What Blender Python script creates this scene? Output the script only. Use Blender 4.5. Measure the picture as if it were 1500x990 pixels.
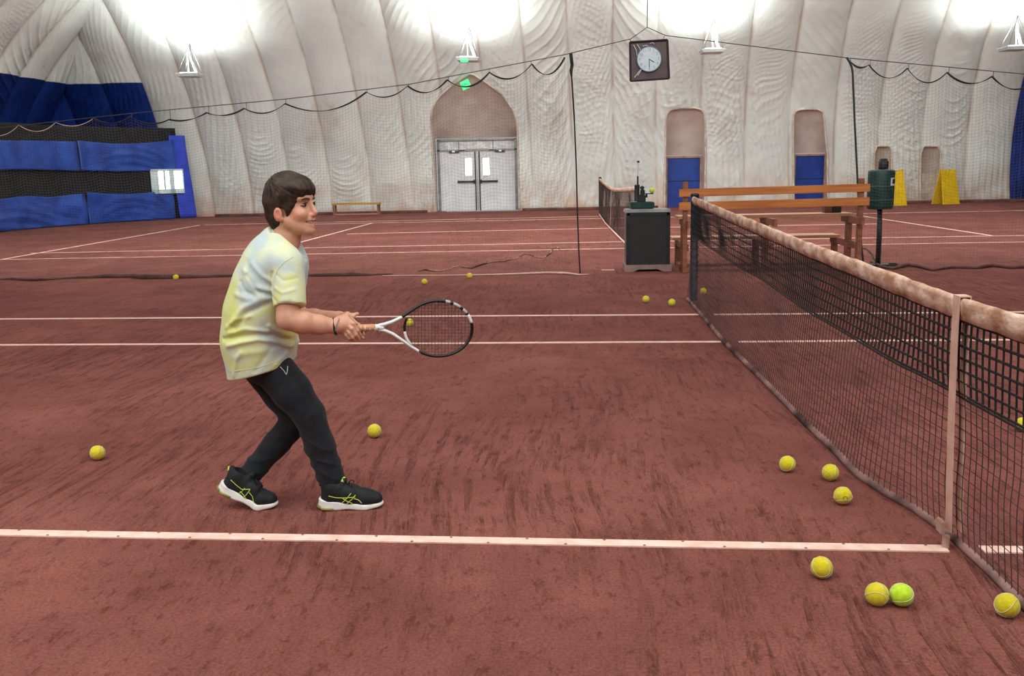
import bpy, bmesh, math, random
import numpy as np
from mathutils import Vector, Matrix
from mathutils.bvhtree import BVHTree

random.seed(7)
for o in list(bpy.data.objects):
    bpy.data.objects.remove(o)
S = bpy.context.scene
COL = S.collection
rad = math.radians

# ------------------------------------------------------------------ camera
CP = dict(f=1350.0, pit=.181, yaw=.0517, rol=-.0213, pos=(-1.386, -3.21, 1.38))
def _axes():
    p, y, r = CP['pit'], CP['yaw'], CP['rol']
    F = np.array([-math.sin(y)*math.cos(p), math.cos(y)*math.cos(p), -math.sin(p)])
    R = np.array([math.cos(y), math.sin(y), 0.]); U = np.cross(R, F)
    return F, math.cos(r)*R+math.sin(r)*U, -math.sin(r)*R+math.cos(r)*U
CF, CR, CU = _axes(); CC = np.array(CP['pos'])
cd = bpy.data.cameras.new('camera'); cam = bpy.data.objects.new('camera', cd); COL.objects.link(cam)
cd.sensor_width = 36; cd.lens = CP['f']/1500*36; cd.clip_end = 200; cd.clip_start = .05
M = Matrix.Identity(4)
for i in range(3):
    M[i][0] = CR[i]; M[i][1] = CU[i]; M[i][2] = -CF[i]; M[i][3] = CC[i]
cam.matrix_world = M
S.camera = cam

# ------------------------------------------------------------------ world, exposure, large lights
S.view_settings.view_transform = 'Standard'; S.view_settings.look = 'None'
S.view_settings.exposure = 0.0; S.view_settings.gamma = 1.0
try: S.view_settings.use_curve_mapping = False
except Exception: pass
w = bpy.data.worlds.new('world'); S.world = w; w.use_nodes = True
w.node_tree.nodes['Background'].inputs[0].default_value = (.75, .85, 1, 1)
w.node_tree.nodes['Background'].inputs[1].default_value = .6

def area_light(name, loc, sx, sy, power, col=(1, 1, 1), rot=(0, 0, 0)):
    l = bpy.data.lights.new(name, 'AREA'); l.shape = 'RECTANGLE'; l.size = sx; l.size_y = sy
    l.energy = power; l.color = col
    o = bpy.data.objects.new(name, l); o.location = loc; o.rotation_euler = rot; COL.objects.link(o)
    return o
# added unseen fill lights, in place of the light the dome's crown throws back
area_light('near_crown_fill', (-2.5, -.5, 7.8), 22, 12, 2250, (.95, 1, .99), (rad(38), 0, 0))
area_light('mid_crown_fill', (-1.5, 14, 9.0), 24, 9, 3350, (.95, 1, .99), (rad(44), 0, 0))  # added mid-hall, tilted to brighten the far wall

# ------------------------------------------------------------------ photo measurement helpers
def ray(x, y):
    return CF+(x-750)/CP['f']*CR+(495-y)/CP['f']*CU
def on(x, y, ax, v):
    d = ray(x, y); return CC+(v-CC[ax])/d[ax]*d
def G(x, y, z=0.): return on(x, y, 2, z)          # photo point on the ground
def V(x, y, Y): return on(x, y, 1, Y)             # photo point on the upright plane at distance Y

# ------------------------------------------------------------------ materials
def lin(r, g, b):
    f = lambda c: c/12.92 if c <= .04045 else ((c+.055)/1.055)**2.4
    return (f(r/255), f(g/255), f(b/255), 1)
MATS = {}
def mat(name, c1, c2=None, scale=20, rough=.6, bump=0., bscale=None, metal=0., spec=.4, emit=None, es=0., sheen=0., attr=None, stretch=None, detail=5, dist=.01, sss=0., lo=.35, hi=.65):
    if name in MATS: return MATS[name]
    m = bpy.data.materials.new(name); m.use_nodes = True; MATS[name] = m
    nt = m.node_tree; N = nt.nodes; L = nt.links; b = N['Principled BSDF']
    b.inputs['Roughness'].default_value = rough; b.inputs['Metallic'].default_value = metal
    b.inputs['Specular IOR Level'].default_value = spec
    if sheen: b.inputs['Sheen Weight'].default_value = sheen
    if sss:
        b.inputs['Subsurface Weight'].default_value = sss
        b.inputs['Subsurface Radius'].default_value = (.012, .005, .003); b.inputs['Subsurface Scale'].default_value = 1
    tc = N.new('ShaderNodeTexCoord'); vec = tc.outputs['Object']
    if stretch:
        mp = N.new('ShaderNodeMapping'); mp.inputs['Scale'].default_value = stretch
        L.new(vec, mp.inputs[0]); vec = mp.outputs[0]
    n = N.new('ShaderNodeTexNoise'); n.inputs['Scale'].default_value = scale; n.inputs['Detail'].default_value = detail
    L.new(vec, n.inputs['Vector'])
    r = N.new('ShaderNodeValToRGB'); r.color_ramp.elements[0].position = lo; r.color_ramp.elements[1].position = hi
    r.color_ramp.elements[0].color = c1; r.color_ramp.elements[1].color = c2 or tuple(min(1, c*1.18) for c in c1[:3])+(1,)
    L.new(n.outputs[0], r.inputs[0]); out = r.outputs[0]
    if attr:
        a = N.new('ShaderNodeAttribute'); a.attribute_name = attr
        mx = N.new('ShaderNodeMix'); mx.data_type = 'RGBA'; mx.blend_type = 'MULTIPLY'; mx.inputs[0].default_value = 1
        L.new(out, mx.inputs[6]); L.new(a.outputs['Color'], mx.inputs[7]); out = mx.outputs[2]
    L.new(out, b.inputs['Base Color'])
    if bump:
        n2 = N.new('ShaderNodeTexNoise'); n2.inputs['Scale'].default_value = bscale or scale*4; n2.inputs['Detail'].default_value = 4
        L.new(vec, n2.inputs['Vector'])
        bp = N.new('ShaderNodeBump'); bp.inputs['Strength'].default_value = bump; bp.inputs['Distance'].default_value = dist
        L.new(n2.outputs[0], bp.inputs['Height']); L.new(bp.outputs[0], b.inputs['Normal'])
    if emit:
        b.inputs['Emission Color'].default_value = emit; b.inputs['Emission Strength'].default_value = es
    return m

# ------------------------------------------------------------------ mesh helpers
class MB:
    """collects shapes that become ONE mesh object"""
    def __init__(s): s.v = []; s.f = []; s.mi = []; s.m = 0
    def add(s, vs, fs):
        o = len(s.v); s.v += [tuple(map(float, p)) for p in vs]
        s.f += [tuple(i+o for i in f) for f in fs]; s.mi += [s.m]*len(fs); return s
    def box(s, c, d, rot=None, taper=1.0):
        x, y, z = [q/2 for q in d]
        P = [(-x, -y, -z), (x, -y, -z), (x, y, -z), (-x, y, -z), (-x*taper, -y*taper, z), (x*taper, -y*taper, z), (x*taper, y*taper, z), (-x*taper, y*taper, z)]
        if rot is not None: P = [tuple(rot @ Vector(p)) for p in P]
        return s.add([(p[0]+c[0], p[1]+c[1], p[2]+c[2]) for p in P], [(0, 3, 2, 1), (4, 5, 6, 7), (0, 1, 5, 4), (1, 2, 6, 5), (2, 3, 7, 6), (3, 0, 4, 7)])
    def tube(s, pts, r, n=6, closed=False, caps=True):
        P = np.asarray(pts, float); K = len(P)
        rr = np.full(K, r) if np.isscalar(r) else np.asarray(r, float)
        T = np.roll(P, -1, 0)-np.roll(P, 1, 0) if closed else np.gradient(P, axis=0)
        T /= np.linalg.norm(T, axis=1)[:, None]+1e-12
        ref = np.array([0, 0, 1.]) if abs(T[0][2]) < .9 else np.array([1., 0, 0])
        vs = []; nrm = None
        for k in range(K):
            if nrm is None: nrm = np.cross(T[k], ref)
            nrm = nrm-T[k]*(nrm@T[k]); nrm /= np.linalg.norm(nrm)+1e-12
            bi = np.cross(T[k], nrm)
            for j in range(n):
                a = 2*math.pi*j/n; vs.append(P[k]+rr[k]*(math.cos(a)*nrm+math.sin(a)*bi))
        fs = []
        for k in range(K if closed else K-1):
            k2 = (k+1) % K
            for j in range(n):
                j2 = (j+1) % n; fs.append((k*n+j, k*n+j2, k2*n+j2, k2*n+j))
        if caps and not closed:
            fs.append(tuple(range(n))[::-1]); fs.append(tuple((K-1)*n+j for j in range(n)))
        return s.add(vs, fs)
    def cyl(s, a, b, r, r2=None, n=16): return s.tube([a, b], [r, r if r2 is None else r2], n)
    def lathe(s, c, prof, n=24):
        vs = []; fs = []
        for (r, z) in prof:
            for j in range(n):
                a = 2*math.pi*j/n; vs.append((c[0]+r*math.cos(a), c[1]+r*math.sin(a), c[2]+z))
        for k in range(len(prof)-1):
            for j in range(n):
                j2 = (j+1) % n; fs.append((k*n+j, k*n+j2, (k+1)*n+j2, (k+1)*n+j))
        fs.append(tuple(range(n))[::-1]); fs.append(tuple((len(prof)-1)*n+j for j in range(n)))
        return s.add(vs, fs)
    def grid(s, A):
        A = np.asarray(A, float); a, b = A.shape[:2]
        return s.add(A.reshape(-1, 3), [(i*b+j, i*b+j+1, (i+1)*b+j+1, (i+1)*b+j) for i in range(a-1) for j in range(b-1)])
    def sheet(s, A, off):
        """closed thin solid: grid A and the same grid moved by off"""
        A = np.asarray(A, float); a, b = A.shape[:2]; B = A+np.asarray(off, float); n = a*b
        q = [(i*b+j, i*b+j+1, (i+1)*b+j+1, (i+1)*b+j) for i in range(a-1) for j in range(b-1)]
        fs = q+[tuple(n+k for k in f[::-1]) for f in q]
        rim = [i*b for i in range(a-1)]+[(a-1)*b+j for j in range(b-1)]+[i*b+b-1 for i in range(a-1, 0, -1)]+[j for j in range(b-1, 0, -1)]
        for k in range(len(rim)):
            p, p2 = rim[k], rim[(k+1) % len(rim)]; fs.append((p, p2, n+p2, n+p))
        return s.add(np.vstack([A.reshape(-1, 3), B.reshape(-1, 3)]), fs)
    def build(s, name, m, parent=None, smooth=False, bevel=0., origin=None):
        me = bpy.data.meshes.new(name)
        v = np.array(s.v, float)
        if origin is not None: v = v-np.asarray(origin)
        me.from_pydata(v.tolist(), [], s.f)
        for q in (m if isinstance(m, (list, tuple)) else [m]): me.materials.append(q)
        if any(s.mi): me.polygons.foreach_set('material_index', s.mi)
        if smooth: me.polygons.foreach_set('use_smooth', [True]*len(me.polygons))
        bm = bmesh.new(); bm.from_mesh(me); bmesh.ops.recalc_face_normals(bm, faces=bm.faces)
        if bevel:
            es = [e for e in bm.edges if len(e.link_faces) == 2 and e.calc_face_angle(0) > .6]
            bmesh.ops.bevel(bm, geom=es, offset=bevel, segments=2, affect='EDGES', clamp_overlap=True)
        bm.to_mesh(me); bm.free(); me.update()
        return link(name, me, parent, origin)
def link(name, me, parent=None, origin=None):
    o = bpy.data.objects.new(name, me); COL.objects.link(o)
    if origin is not None: o.location = tuple(map(float, origin))
    if parent is not None: attach(o, parent)
    return o
def wmat(o):
    mw = o.matrix_basis.copy(); p = o.parent; m = o
    while p is not None:
        mw = p.matrix_basis @ m.matrix_parent_inverse @ mw; m = p; p = p.parent
    return mw
def attach(o, parent):
    o.parent = parent; o.matrix_parent_inverse = wmat(parent).inverted()
def empty(name, loc, label=None, cat=None, group=None, kind=None):
    o = bpy.data.objects.new(name, None); COL.objects.link(o); o.location = tuple(map(float, loc)); o.empty_display_size = .1
    return tag(o, label, cat, group, kind)
def tag(o, label=None, cat=None, group=None, kind=None):
    if label: o['label'] = label
    if cat: o['category'] = cat
    if group: o['group'] = group
    if kind: o['kind'] = kind
    return o
def np_mesh(name, v, q, mats, parent=None, smooth=True, mi=None, origin=None):
    v = np.asarray(v, np.float32); q = np.asarray(q, np.int32)
    if origin is not None: v = v-np.asarray(origin, np.float32)
    me = bpy.data.meshes.new(name); me.vertices.add(len(v)); me.vertices.foreach_set('co', v.ravel())
    k = q.shape[1]
    me.loops.add(q.size); me.loops.foreach_set('vertex_index', q.ravel())
    me.polygons.add(len(q)); me.polygons.foreach_set('loop_start', np.arange(0, q.size, k, dtype=np.int32))
    me.polygons.foreach_set('use_smooth', np.full(len(q), smooth))
    for m in (mats if isinstance(mats, (list, tuple)) else [mats]): me.materials.append(m)
    if mi is not None: me.polygons.foreach_set('material_index', np.asarray(mi, np.int32))
    me.update(calc_edges=True); me.validate()
    return link(name, me, parent, origin)
def color_attr(o, cols, name='tint'):
    a = o.data.color_attributes.new(name, 'FLOAT_COLOR', 'POINT')
    c = np.ones((len(o.data.vertices), 4), np.float32); c[:, :3] = cols; a.data.foreach_set('color', c.ravel())
def snoise(seed, n=14, f=1.0, dim=2):
    """smooth random field made of sines, about -1..1"""
    r = np.random.RandomState(seed); K = r.normal(size=(n, dim))*f; ph = r.rand(n)*6.283; am = 1/(.6+np.linalg.norm(K, axis=1)/f); am /= am.sum()*.5
    def fn(*p):
        t = 0
        for k in range(n): t = t+am[k]*np.sin(sum(K[k][d]*p[d] for d in range(dim))+ph[k])
        return t
    return fn

# ------------------------------------------------------------------ distance-field modelling (for body, cloth, shoes)
class Field:
    def __init__(s, lo, hi, h):
        s.lo = np.array(lo, np.float32); s.h = h
        s.n = np.ceil((np.array(hi)-s.lo)/h).astype(int)+1
        s.g = np.full(s.n, .06, np.float32)
    def block(s, lo, hi):
        a = np.clip(np.floor((np.array(lo)-s.lo)/s.h).astype(int), 0, s.n-1); b = np.clip(np.ceil((np.array(hi)-s.lo)/s.h).astype(int)+1, 1, s.n)
        sl = tuple(slice(a[i], max(b[i], a[i]+1)) for i in range(3))
        ax = [(s.lo[i]+s.h*np.arange(sl[i].start, sl[i].stop)).astype(np.float32) for i in range(3)]
        return sl, ax[0][:, None, None], ax[1][None, :, None], ax[2][None, None, :]
    def put(s, d, sl, k, op):
        g = s.g[sl]
        if op == 'sub': d = -d
        if op == 'add':
            if k: hh = np.maximum(k-np.abs(g-d), 0)/k; s.g[sl] = np.minimum(g, d)-hh*hh*k*.25
            else: s.g[sl] = np.minimum(g, d)
        else:
            if k: hh = np.maximum(k-np.abs(g-d), 0)/k; s.g[sl] = np.maximum(g, d)+hh*hh*k*.25
            else: s.g[sl] = np.maximum(g, d)
    def cone(s, a, b, r1, r2, k=.02, ys=1., op='add'):
        a = np.array(a, np.float32); b = np.array(b, np.float32); R = max(r1, r2)*max(1, ys)+k+4*s.h
        sl, x, y, z = s.block(np.minimum(a, b)-R, np.maximum(a, b)+R)
        ba = b-a; ba[1] /= ys; den = float(ba@ba)+1e-12
        px = x-a[0]; py = (y-a[1])/ys; pz = z-a[2]
        t = np.clip((px*ba[0]+py*ba[1]+pz*ba[2])/den, 0, 1)
        d = np.sqrt((px-t*ba[0])**2+(py-t*ba[1])**2+(pz-t*ba[2])**2)-(r1+t*(r2-r1))
        s.put(d.astype(np.float32), sl, k, op); return s
    def chain(s, pts, rs, k=.02, ys=1.):
        for i in range(len(pts)-1): s.cone(pts[i], pts[i+1], rs[i], rs[i+1], k, ys)
        return s
    def ell(s, c, r, k=.02, op='add', rot=None):
        c = np.array(c, np.float32); r = np.array(r, np.float32); R = float(r.max())+k+4*s.h
        sl, x, y, z = s.block(c-R, c+R)
        px, py, pz = x-c[0], y-c[1], z-c[2]
        if rot is not None:
            m = np.array(rot).T
            px, py, pz = [m[i][0]*px+m[i][1]*py+m[i][2]*pz for i in range(3)]
        k0 = np.sqrt((px/r[0])**2+(py/r[1])**2+(pz/r[2])**2); k1 = np.sqrt((px/r[0]**2)**2+(py/r[1]**2)**2+(pz/r[2]**2)**2)+1e-9
        s.put((k0*(k0-1)/k1).astype(np.float32), sl, k, op); return s
    def cut(s, p, n, k=.01):
        """keep the side that n points away from"""
        n = np.array(n, float); n /= np.linalg.norm(n)
        sl, x, y, z = s.block(s.lo, s.lo+s.h*s.n)
        d = ((x-p[0])*n[0]+(y-p[1])*n[1]+(z-p[2])*n[2]).astype(np.float32)
        g = s.g; hh = np.maximum(k-np.abs(g-d), 0)/k; s.g = np.maximum(g, d)+hh*hh*k*.25; return s
    def disp(s, fn, band=.03):
        idx = np.argwhere(np.abs(s.g) < band); p = s.lo+idx*s.h
        s.g[tuple(idx.T)] -= fn(p[:, 0], p[:, 1], p[:, 2]).astype(np.float32); return s
    def mesh(s):
        g = s.g; n = s.n; neg = g < 0
        c = neg[:-1, :-1, :-1].astype(np.int8)
        for o in [(0, 0, 1), (0, 1, 0), (0, 1, 1), (1, 0, 0), (1, 0, 1), (1, 1, 0), (1, 1, 1)]:
            c = c+neg[o[0]:n[0]-1+o[0], o[1]:n[1]-1+o[1], o[2]:n[2]-1+o[2]]
        I = np.argwhere((c > 0) & (c < 8)); off = np.array([(i >> 2 & 1, i >> 1 & 1, i & 1) for i in range(8)])
        val = np.stack([g[I[:, 0]+o[0], I[:, 1]+o[1], I[:, 2]+o[2]] for o in off], 1)
        acc = np.zeros((len(I), 3)); cnt = np.zeros(len(I))
        for i in range(8):
            for j in range(i+1, 8):
                if np.abs(off[i]-off[j]).sum() == 1:
                    a, b = val[:, i], val[:, j]; m = (a < 0) != (b < 0); t = np.where(m, a/(a-b+1e-12), 0)
                    acc += m[:, None]*(off[i]+t[:, None]*(off[j]-off[i])); cnt += m
        v = s.lo+(I+acc/cnt[:, None])*s.h
        d = n-1; lid = (I[:, 0]*d[1]+I[:, 1])*d[2]+I[:, 2]
        quads = []
        for ax in range(3):
            sl0 = [slice(None)]*3; sl1 = [slice(None)]*3; sl0[ax] = slice(0, -1); sl1[ax] = slice(1, None)
            A = neg[tuple(sl0)]; B = neg[tuple(sl1)]
            E = np.argwhere(A != B); a1, a2 = (ax+1) % 3, (ax+2) % 3
            ok = (E[:, a1] > 0) & (E[:, a2] > 0) & (E[:, a1] < n[a1]-1) & (E[:, a2] < n[a2]-1); E = E[ok]
            flip = A[tuple(E.T)]
            q = []
            for (u, w_) in [(-1, -1), (0, -1), (0, 0), (-1, 0)]:
                e = E.copy(); e[:, a1] += u; e[:, a2] += w_
                q.append(np.searchsorted(lid, (e[:, 0]*d[1]+e[:, 1])*d[2]+e[:, 2]))
            q = np.stack(q, 1); q[~flip] = q[~flip][:, ::-1]; quads.append(q)
        return v, np.vstack(quads)
# ================================================================== THE SETTING
XC, YB, YF = 18.65, 28.2, -8.8            # half width across the courts, far and near wall lines
DW, DH = 18.5, 11.0                       # half span and height of the air dome
def inward(H): return DW*(1-np.sqrt(1-np.clip(np.asarray(H, float)/DH, 0, .9999)**2))
def shear(x): return np.interp(x, [-18.6, -13, -1, 3, 8, 13, 18.6], [0, -.03, -.045, -.06, -.10, -.12, 0])
def surf(x, y):                           # photo point on the far dome wall
    Y = YB
    for _ in range(40):
        q = on(x, y, 1, Y); Y = YB-float(inward(max(q[2], 0)))
    return q

# ---- clay floor
def clay():
    m = bpy.data.materials.new('red_clay'); m.use_nodes = True; nt = m.node_tree; N = nt.nodes; L = nt.links; b = N['Principled BSDF']
    b.inputs['Roughness'].default_value = .95; b.inputs['Specular IOR Level'].default_value = .15
    tc = N.new('ShaderNodeTexCoord')
    def noise(sc, det, vec, rough=.55, dis=0):
        n = N.new('ShaderNodeTexNoise'); n.inputs['Scale'].default_value = sc; n.inputs['Detail'].default_value = det
        n.inputs['Roughness'].default_value = rough; n.inputs['Distortion'].default_value = dis; L.new(vec, n.inputs['Vector']); return n.outputs[0]
    def ramp(v, p0, p1, c0=(0, 0, 0, 1), c1=(1, 1, 1, 1)):
        r = N.new('ShaderNodeValToRGB'); r.color_ramp.elements[0].position = p0; r.color_ramp.elements[1].position = p1
        r.color_ramp.elements[0].color = c0; r.color_ramp.elements[1].color = c1; L.new(v, r.inputs[0]); return r.outputs[0]
    def math_(op, a, bb):
        n = N.new('ShaderNodeMath'); n.operation = op
        for i, q in enumerate((a, bb)):
            if isinstance(q, (int, float)): n.inputs[i].default_value = q
            else: L.new(q, n.inputs[i])
        return n.outputs[0]
    obj = tc.outputs['Object']
    # warp the coordinates a little so drag-mat tracks bend
    wn = N.new('ShaderNodeTexNoise'); wn.inputs['Scale'].default_value = .35; wn.inputs['Detail'].default_value = 1; L.new(obj, wn.inputs['Vector'])
    sc = N.new('ShaderNodeVectorMath'); sc.operation = 'SCALE'; sc.inputs['Scale'].default_value = .6; L.new(wn.outputs['Color'], sc.inputs[0])
    ad = N.new('ShaderNodeVectorMath'); ad.operation = 'ADD'; L.new(obj, ad.inputs[0]); L.new(sc.outputs[0], ad.inputs[1])
    mp = N.new('ShaderNodeMapping'); mp.inputs['Scale'].default_value = (1, .06, 1); L.new(ad.outputs[0], mp.inputs[0])
    track = noise(26, 3, mp.outputs[0], .65)
    trackm = ramp(noise(.5, 2, obj), .38, .54)
    mps = N.new('ShaderNodeMapping'); mps.inputs['Scale'].default_value = (1, .38, 1); L.new(ad.outputs[0], mps.inputs[0])
    speck = noise(27, 4, mps.outputs[0], .72)
    dash = ramp(noise(11, 4, mps.outputs[0], .75), .34, .56)
    tr = math_('MULTIPLY', math_('MULTIPLY', ramp(track, .50, .66), trackm), dash)
    grain = noise(95, 3, obj, .75)
    big = noise(.7, 3, obj, .5)
    mid = noise(2.6, 5, ad.outputs[0], .65)
    base = ramp(math_('ADD', math_('MULTIPLY', big, .5), math_('MULTIPLY', mid, .5)), .36, .64, lin(115, 66, 58), lin(143, 87, 77))
    def mul(a_, b_):
        q = N.new('ShaderNodeMix'); q.data_type = 'RGBA'; q.blend_type = 'MULTIPLY'; q.inputs[0].default_value = 1; L.new(a_, q.inputs[6]); L.new(b_, q.inputs[7]); return q.outputs[2]
    col = mul(base, ramp(grain, .28, .72, (.62, .60, .60, 1), (1.36, 1.34, 1.34, 1)))
    col = mul(col, ramp(speck, .34, .46, (.66, .62, .60, 1), (1.03, 1.03, 1.03, 1)))
    mx3 = N.new('ShaderNodeMix'); mx3.data_type = 'RGBA'; mx3.blend_type = 'MIX'; L.new(math_('MULTIPLY', tr, .5), mx3.inputs[0]); L.new(col, mx3.inputs[6]); mx3.inputs[7].default_value = lin(82, 42, 36)
    L.new(mx3.outputs[2], b.inputs['Base Color'])
    h = math_('ADD', math_('ADD', math_('MULTIPLY', tr, -.8), math_('MULTIPLY', speck, .8)), math_('MULTIPLY', grain, .30))
    h = math_('ADD', h, math_('MULTIPLY', mid, .8))
    bp = N.new('ShaderNodeBump'); bp.inputs['Strength'].default_value = .85; bp.inputs['Distance'].default_value = .022; L.new(h, bp.inputs['Height'])
    L.new(bp.outputs[0], b.inputs['Normal'])
    return m
CLAY = clay()
floor = MB().box((0, 9.7, -.05), (41, 40, .1)).build('floor', CLAY); tag(floor, kind='structure')
TAPE = mat('line_tape', lin(224, 180, 162), lin(242, 206, 190), 14, .8, .3, 60, lo=.3, hi=.6)
NAIL = mat('nail_head', lin(120, 80, 70), lin(150, 100, 88), 40, .6)
def court_line(p, q, w, parent=floor, z=.006):
    p = np.array(p[:2], float); q = np.array(q[:2], float); d = q-p; Ln = np.linalg.norm(d); d /= Ln; n = np.array([-d[1], d[0]])
    K = max(2, int(Ln/.35)); nz = snoise(int(abs(p[0]*97+p[1]*31)) % 9999, 6, 3.0, 1)
    m = MB(); A = []
    for k in range(K+1):
        c = p+d*Ln*k/K+n*float(nz(np.array(k*.35)))*.004
        A.append([(*(c+n*w/2), z), (*(c-n*w/2), z)])
    m.sheet(A, (0, 0, -z+.0005)); return m.build('court_line', TAPE, parent)
# near court: centre service line, singles and doubles sidelines (continuing beyond the net)
court_line((-6.4, .272), (.0, -.012), .058); court_line((.12, -.012), (6.4, -.2), .058)
court_line(G(-900, 509.5), G(1062, 501), .045); court_line(G(1082, 501), G(2600, 490), .045)
court_line(G(-700, 472), G(1030, 461), .045); court_line(G(1046, 461), G(2400, 450), .045)
# the far court
court_line(G(-120, 382.5), G(905, 364.3), .05); court_line(G(905, 364.3), G(1560, 353.6), .05)
court_line(G(45, 371), G(905, 354.4), .05); court_line(G(905, 354.4), G(1560, 344.2), .05)
court_line(G(508, 342.8), G(890, 334.3), .05); court_line(G(890, 334.3), G(1290, 328), .05)
court_line(G(400, 329.6), G(880, 320), .05); court_line(G(880, 320), G(1500, 308.5), .05)
court_line(G(300, 329.5), G(890, 316.6), .05)
court_line(G(545, 327), G(425, 359), .06); court_line(G(292, 330), G(-60, 391), .06)
court_line(G(1258, 315.8), G(1452, 345.2), .06)
court_line(G(881, 395.6), G(900, 395.4), .05, z=.004)
# nail heads along the nearest line, joined
nm = MB()
for k in range(44):
    x = -6.3+.145*k; y = .272-.284*(x+6.4)/6.4+(.022 if k % 2 else -.022)
    nm.add([(x+.006*math.cos(a*1.0472), y+.006*math.sin(a*1.0472), .0075) for a in range(6)], [tuple(range(6))])
tag(nm.build('nail_head', NAIL, floor), kind='stuff')

# ---- dome fabric
def fabric(two=False):
    m = bpy.data.materials.new('two_tone_dome_fabric' if two else 'white_dome_fabric'); m.use_nodes = True; nt = m.node_tree; N = nt.nodes; L = nt.links; b = N['Principled BSDF']
    b.inputs['Roughness'].default_value = .55; b.inputs['Specular IOR Level'].default_value = .25
    ge = N.new('ShaderNodeTexCoord'); sx = N.new('ShaderNodeSeparateXYZ'); L.new(ge.outputs['Object'], sx.inputs[0])
    def noise(s_, d, st=(1, 1, 1), ro=.55):
        mp = N.new('ShaderNodeMapping'); mp.inputs['Scale'].default_value = st; L.new(ge.outputs['Object'], mp.inputs[0])
        n = N.new('ShaderNodeTexNoise'); n.inputs['Scale'].default_value = s_; n.inputs['Detail'].default_value = d; n.inputs['Roughness'].default_value = ro; L.new(mp.outputs[0], n.inputs['Vector']); return n.outputs[0]
    def ma(op, a, c):
        n = N.new('ShaderNodeMath'); n.operation = op; n.use_clamp = False
        for i, q in enumerate((a, c)):
            if isinstance(q, (int, float)): n.inputs[i].default_value = q
            else: L.new(q, n.inputs[i])
        return n.outputs[0]
    def mixc(fac, a, c):
        n = N.new('ShaderNodeMix'); n.data_type = 'RGBA'; L.new(fac, n.inputs[0])
        for i, q in ((6, a), (7, c)):
            if isinstance(q, tuple): n.inputs[i].default_value = q
            else: L.new(q, n.inputs[i])
        return n.outputs[2]
    def rng(v, a, c, o0=0., o1=1.):
        n = N.new('ShaderNodeMapRange'); L.new(v, n.inputs[0]); n.inputs[1].default_value = a; n.inputs[2].default_value = c; n.inputs[3].default_value = o0; n.inputs[4].default_value = o1; return n.outputs[0]
    z = sx.outputs[2]
    c = mixc(rng(noise(.6, 5), .35, .7), lin(226, 229, 222), lin(208, 210, 205))
    # rust-coloured clay dust: strong near the ground, patchy above, and along the seams
    at = N.new('ShaderNodeAttribute'); at.attribute_name = 'seam'
    low = ma('MULTIPLY', rng(z, .0, 1.5, 1., 0.), rng(noise(1.6, 4), .35, .62))
    c = mixc(ma('MULTIPLY', low, .75), c, lin(201, 158, 128))
    edge = ma('MULTIPLY', rng(z, .0, .22, 1., 0.), .6)
    c = mixc(edge, c, lin(176, 116, 92))
    sm = ma('MULTIPLY', ma('MULTIPLY', at.outputs['Fac'], rng(noise(.9, 3), .36, .58)), .62)
    c = mixc(sm, c, lin(168, 128, 100))
    c = mixc(ma('MULTIPLY', rng(noise(.45, 6, (1, 1, .5), .65), .58, .74), .55), c, lin(168, 142, 126))
    if two: c = mixc(rng(z, 4.345, 4.36), mixc(rng(noise(1.2, 4), .35, .65), lin(10, 32, 92), lin(16, 48, 120)), c)
    L.new(c, b.inputs['Base Color'])
    bp = N.new('ShaderNodeBump'); bp.inputs['Strength'].default_value = .45; bp.inputs['Distance'].default_value = .03
    L.new(noise(5, 4), bp.inputs['Height']); L.new(bp.outputs[0], b.inputs['Normal'])
    return m
FAB = fabric(); FAB2 = fabric(True)
DUST = mat('dusty_trim', lin(176, 140, 116), lin(206, 178, 154), 6, .7, .3)

# openings in the far wall, as outlines on the dome (x, height), each lofted back to its frame
def outl(px): return np.array([surf(x, y)[[0, 2]] for x, y in px])
def curve(P, n):
    P = np.asarray(P, float); s = np.r_[0, np.cumsum(np.linalg.norm(np.diff(P, axis=0), axis=1))]
    t = np.linspace(0, s[-1], n); return np.stack([np.interp(t, s, P[:, i]) for i in range(P.shape[1])], 1)
POCK = []
o = outl([(637, 311), (634, 230), (631, 178), (634, 158), (645, 141), (664, 124), (690, 107), (713, 122), (737, 139), (752, 162), (758, 184), (760, 230), (761, 309)])
POCK.append(dict(o=o, b=np.array([(-5.50, 0), (-5.50, 2.45), (-2.68, 2.45), (-2.68, 0)]), y=28.75))
o = outl([(973, 302), (974, 230), (975, 172), (979, 162), (990, 159), (1015, 158), (1028, 161), (1032, 172), (1033, 230), (1032, 301)])
POCK.append(dict(o=o, b=np.array([(2.26, 0), (2.26, 1.72), (3.50, 1.72), (3.50, 0)]), y=28.75))
o = outl([(1162, 298), (1161, 230), (1161, 170), (1165, 162), (1176, 160), (1195, 160), (1203, 163), (1206, 175), (1211, 230), (1212, 297)])
POCK.append(dict(o=o, b=np.array([(6.52, 0), (6.52, 1.70), (7.62, 1.70), (7.62, 0)]), y=28.75))
for xs in ((1279, 1305), (1347, 1376)):
    o = outl([(xs[0], 297), (xs[0], 225), (xs[0]+4, 214), (xs[1]-4, 214), (xs[1], 222), (xs[1]+1, 296)])
    a, c = o[0][0], o[-1][0]
    POCK.append(dict(o=o, b=np.array([(a, 0), (a, .95), (c, .95), (c, 0)]), y=28.7))
for p in POCK:
    p['o'][0][1] = p['o'][-1][1] = 0
    p['oc'] = curve(p['o'], 61)
def inside(P, x, z):
    r = np.zeros(x.shape, bool); n = len(P)
    for i in range(n):
        x1, z1 = P[i]; x2, z2 = P[(i+1) % n]
        c = ((z1 > z) != (z2 > z)) & (x < (x2-x1)*(z-z1)/((z2-z1) if abs(z2-z1) > 1e-9 else 1e-9)+x1); r ^= c
    return r

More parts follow.
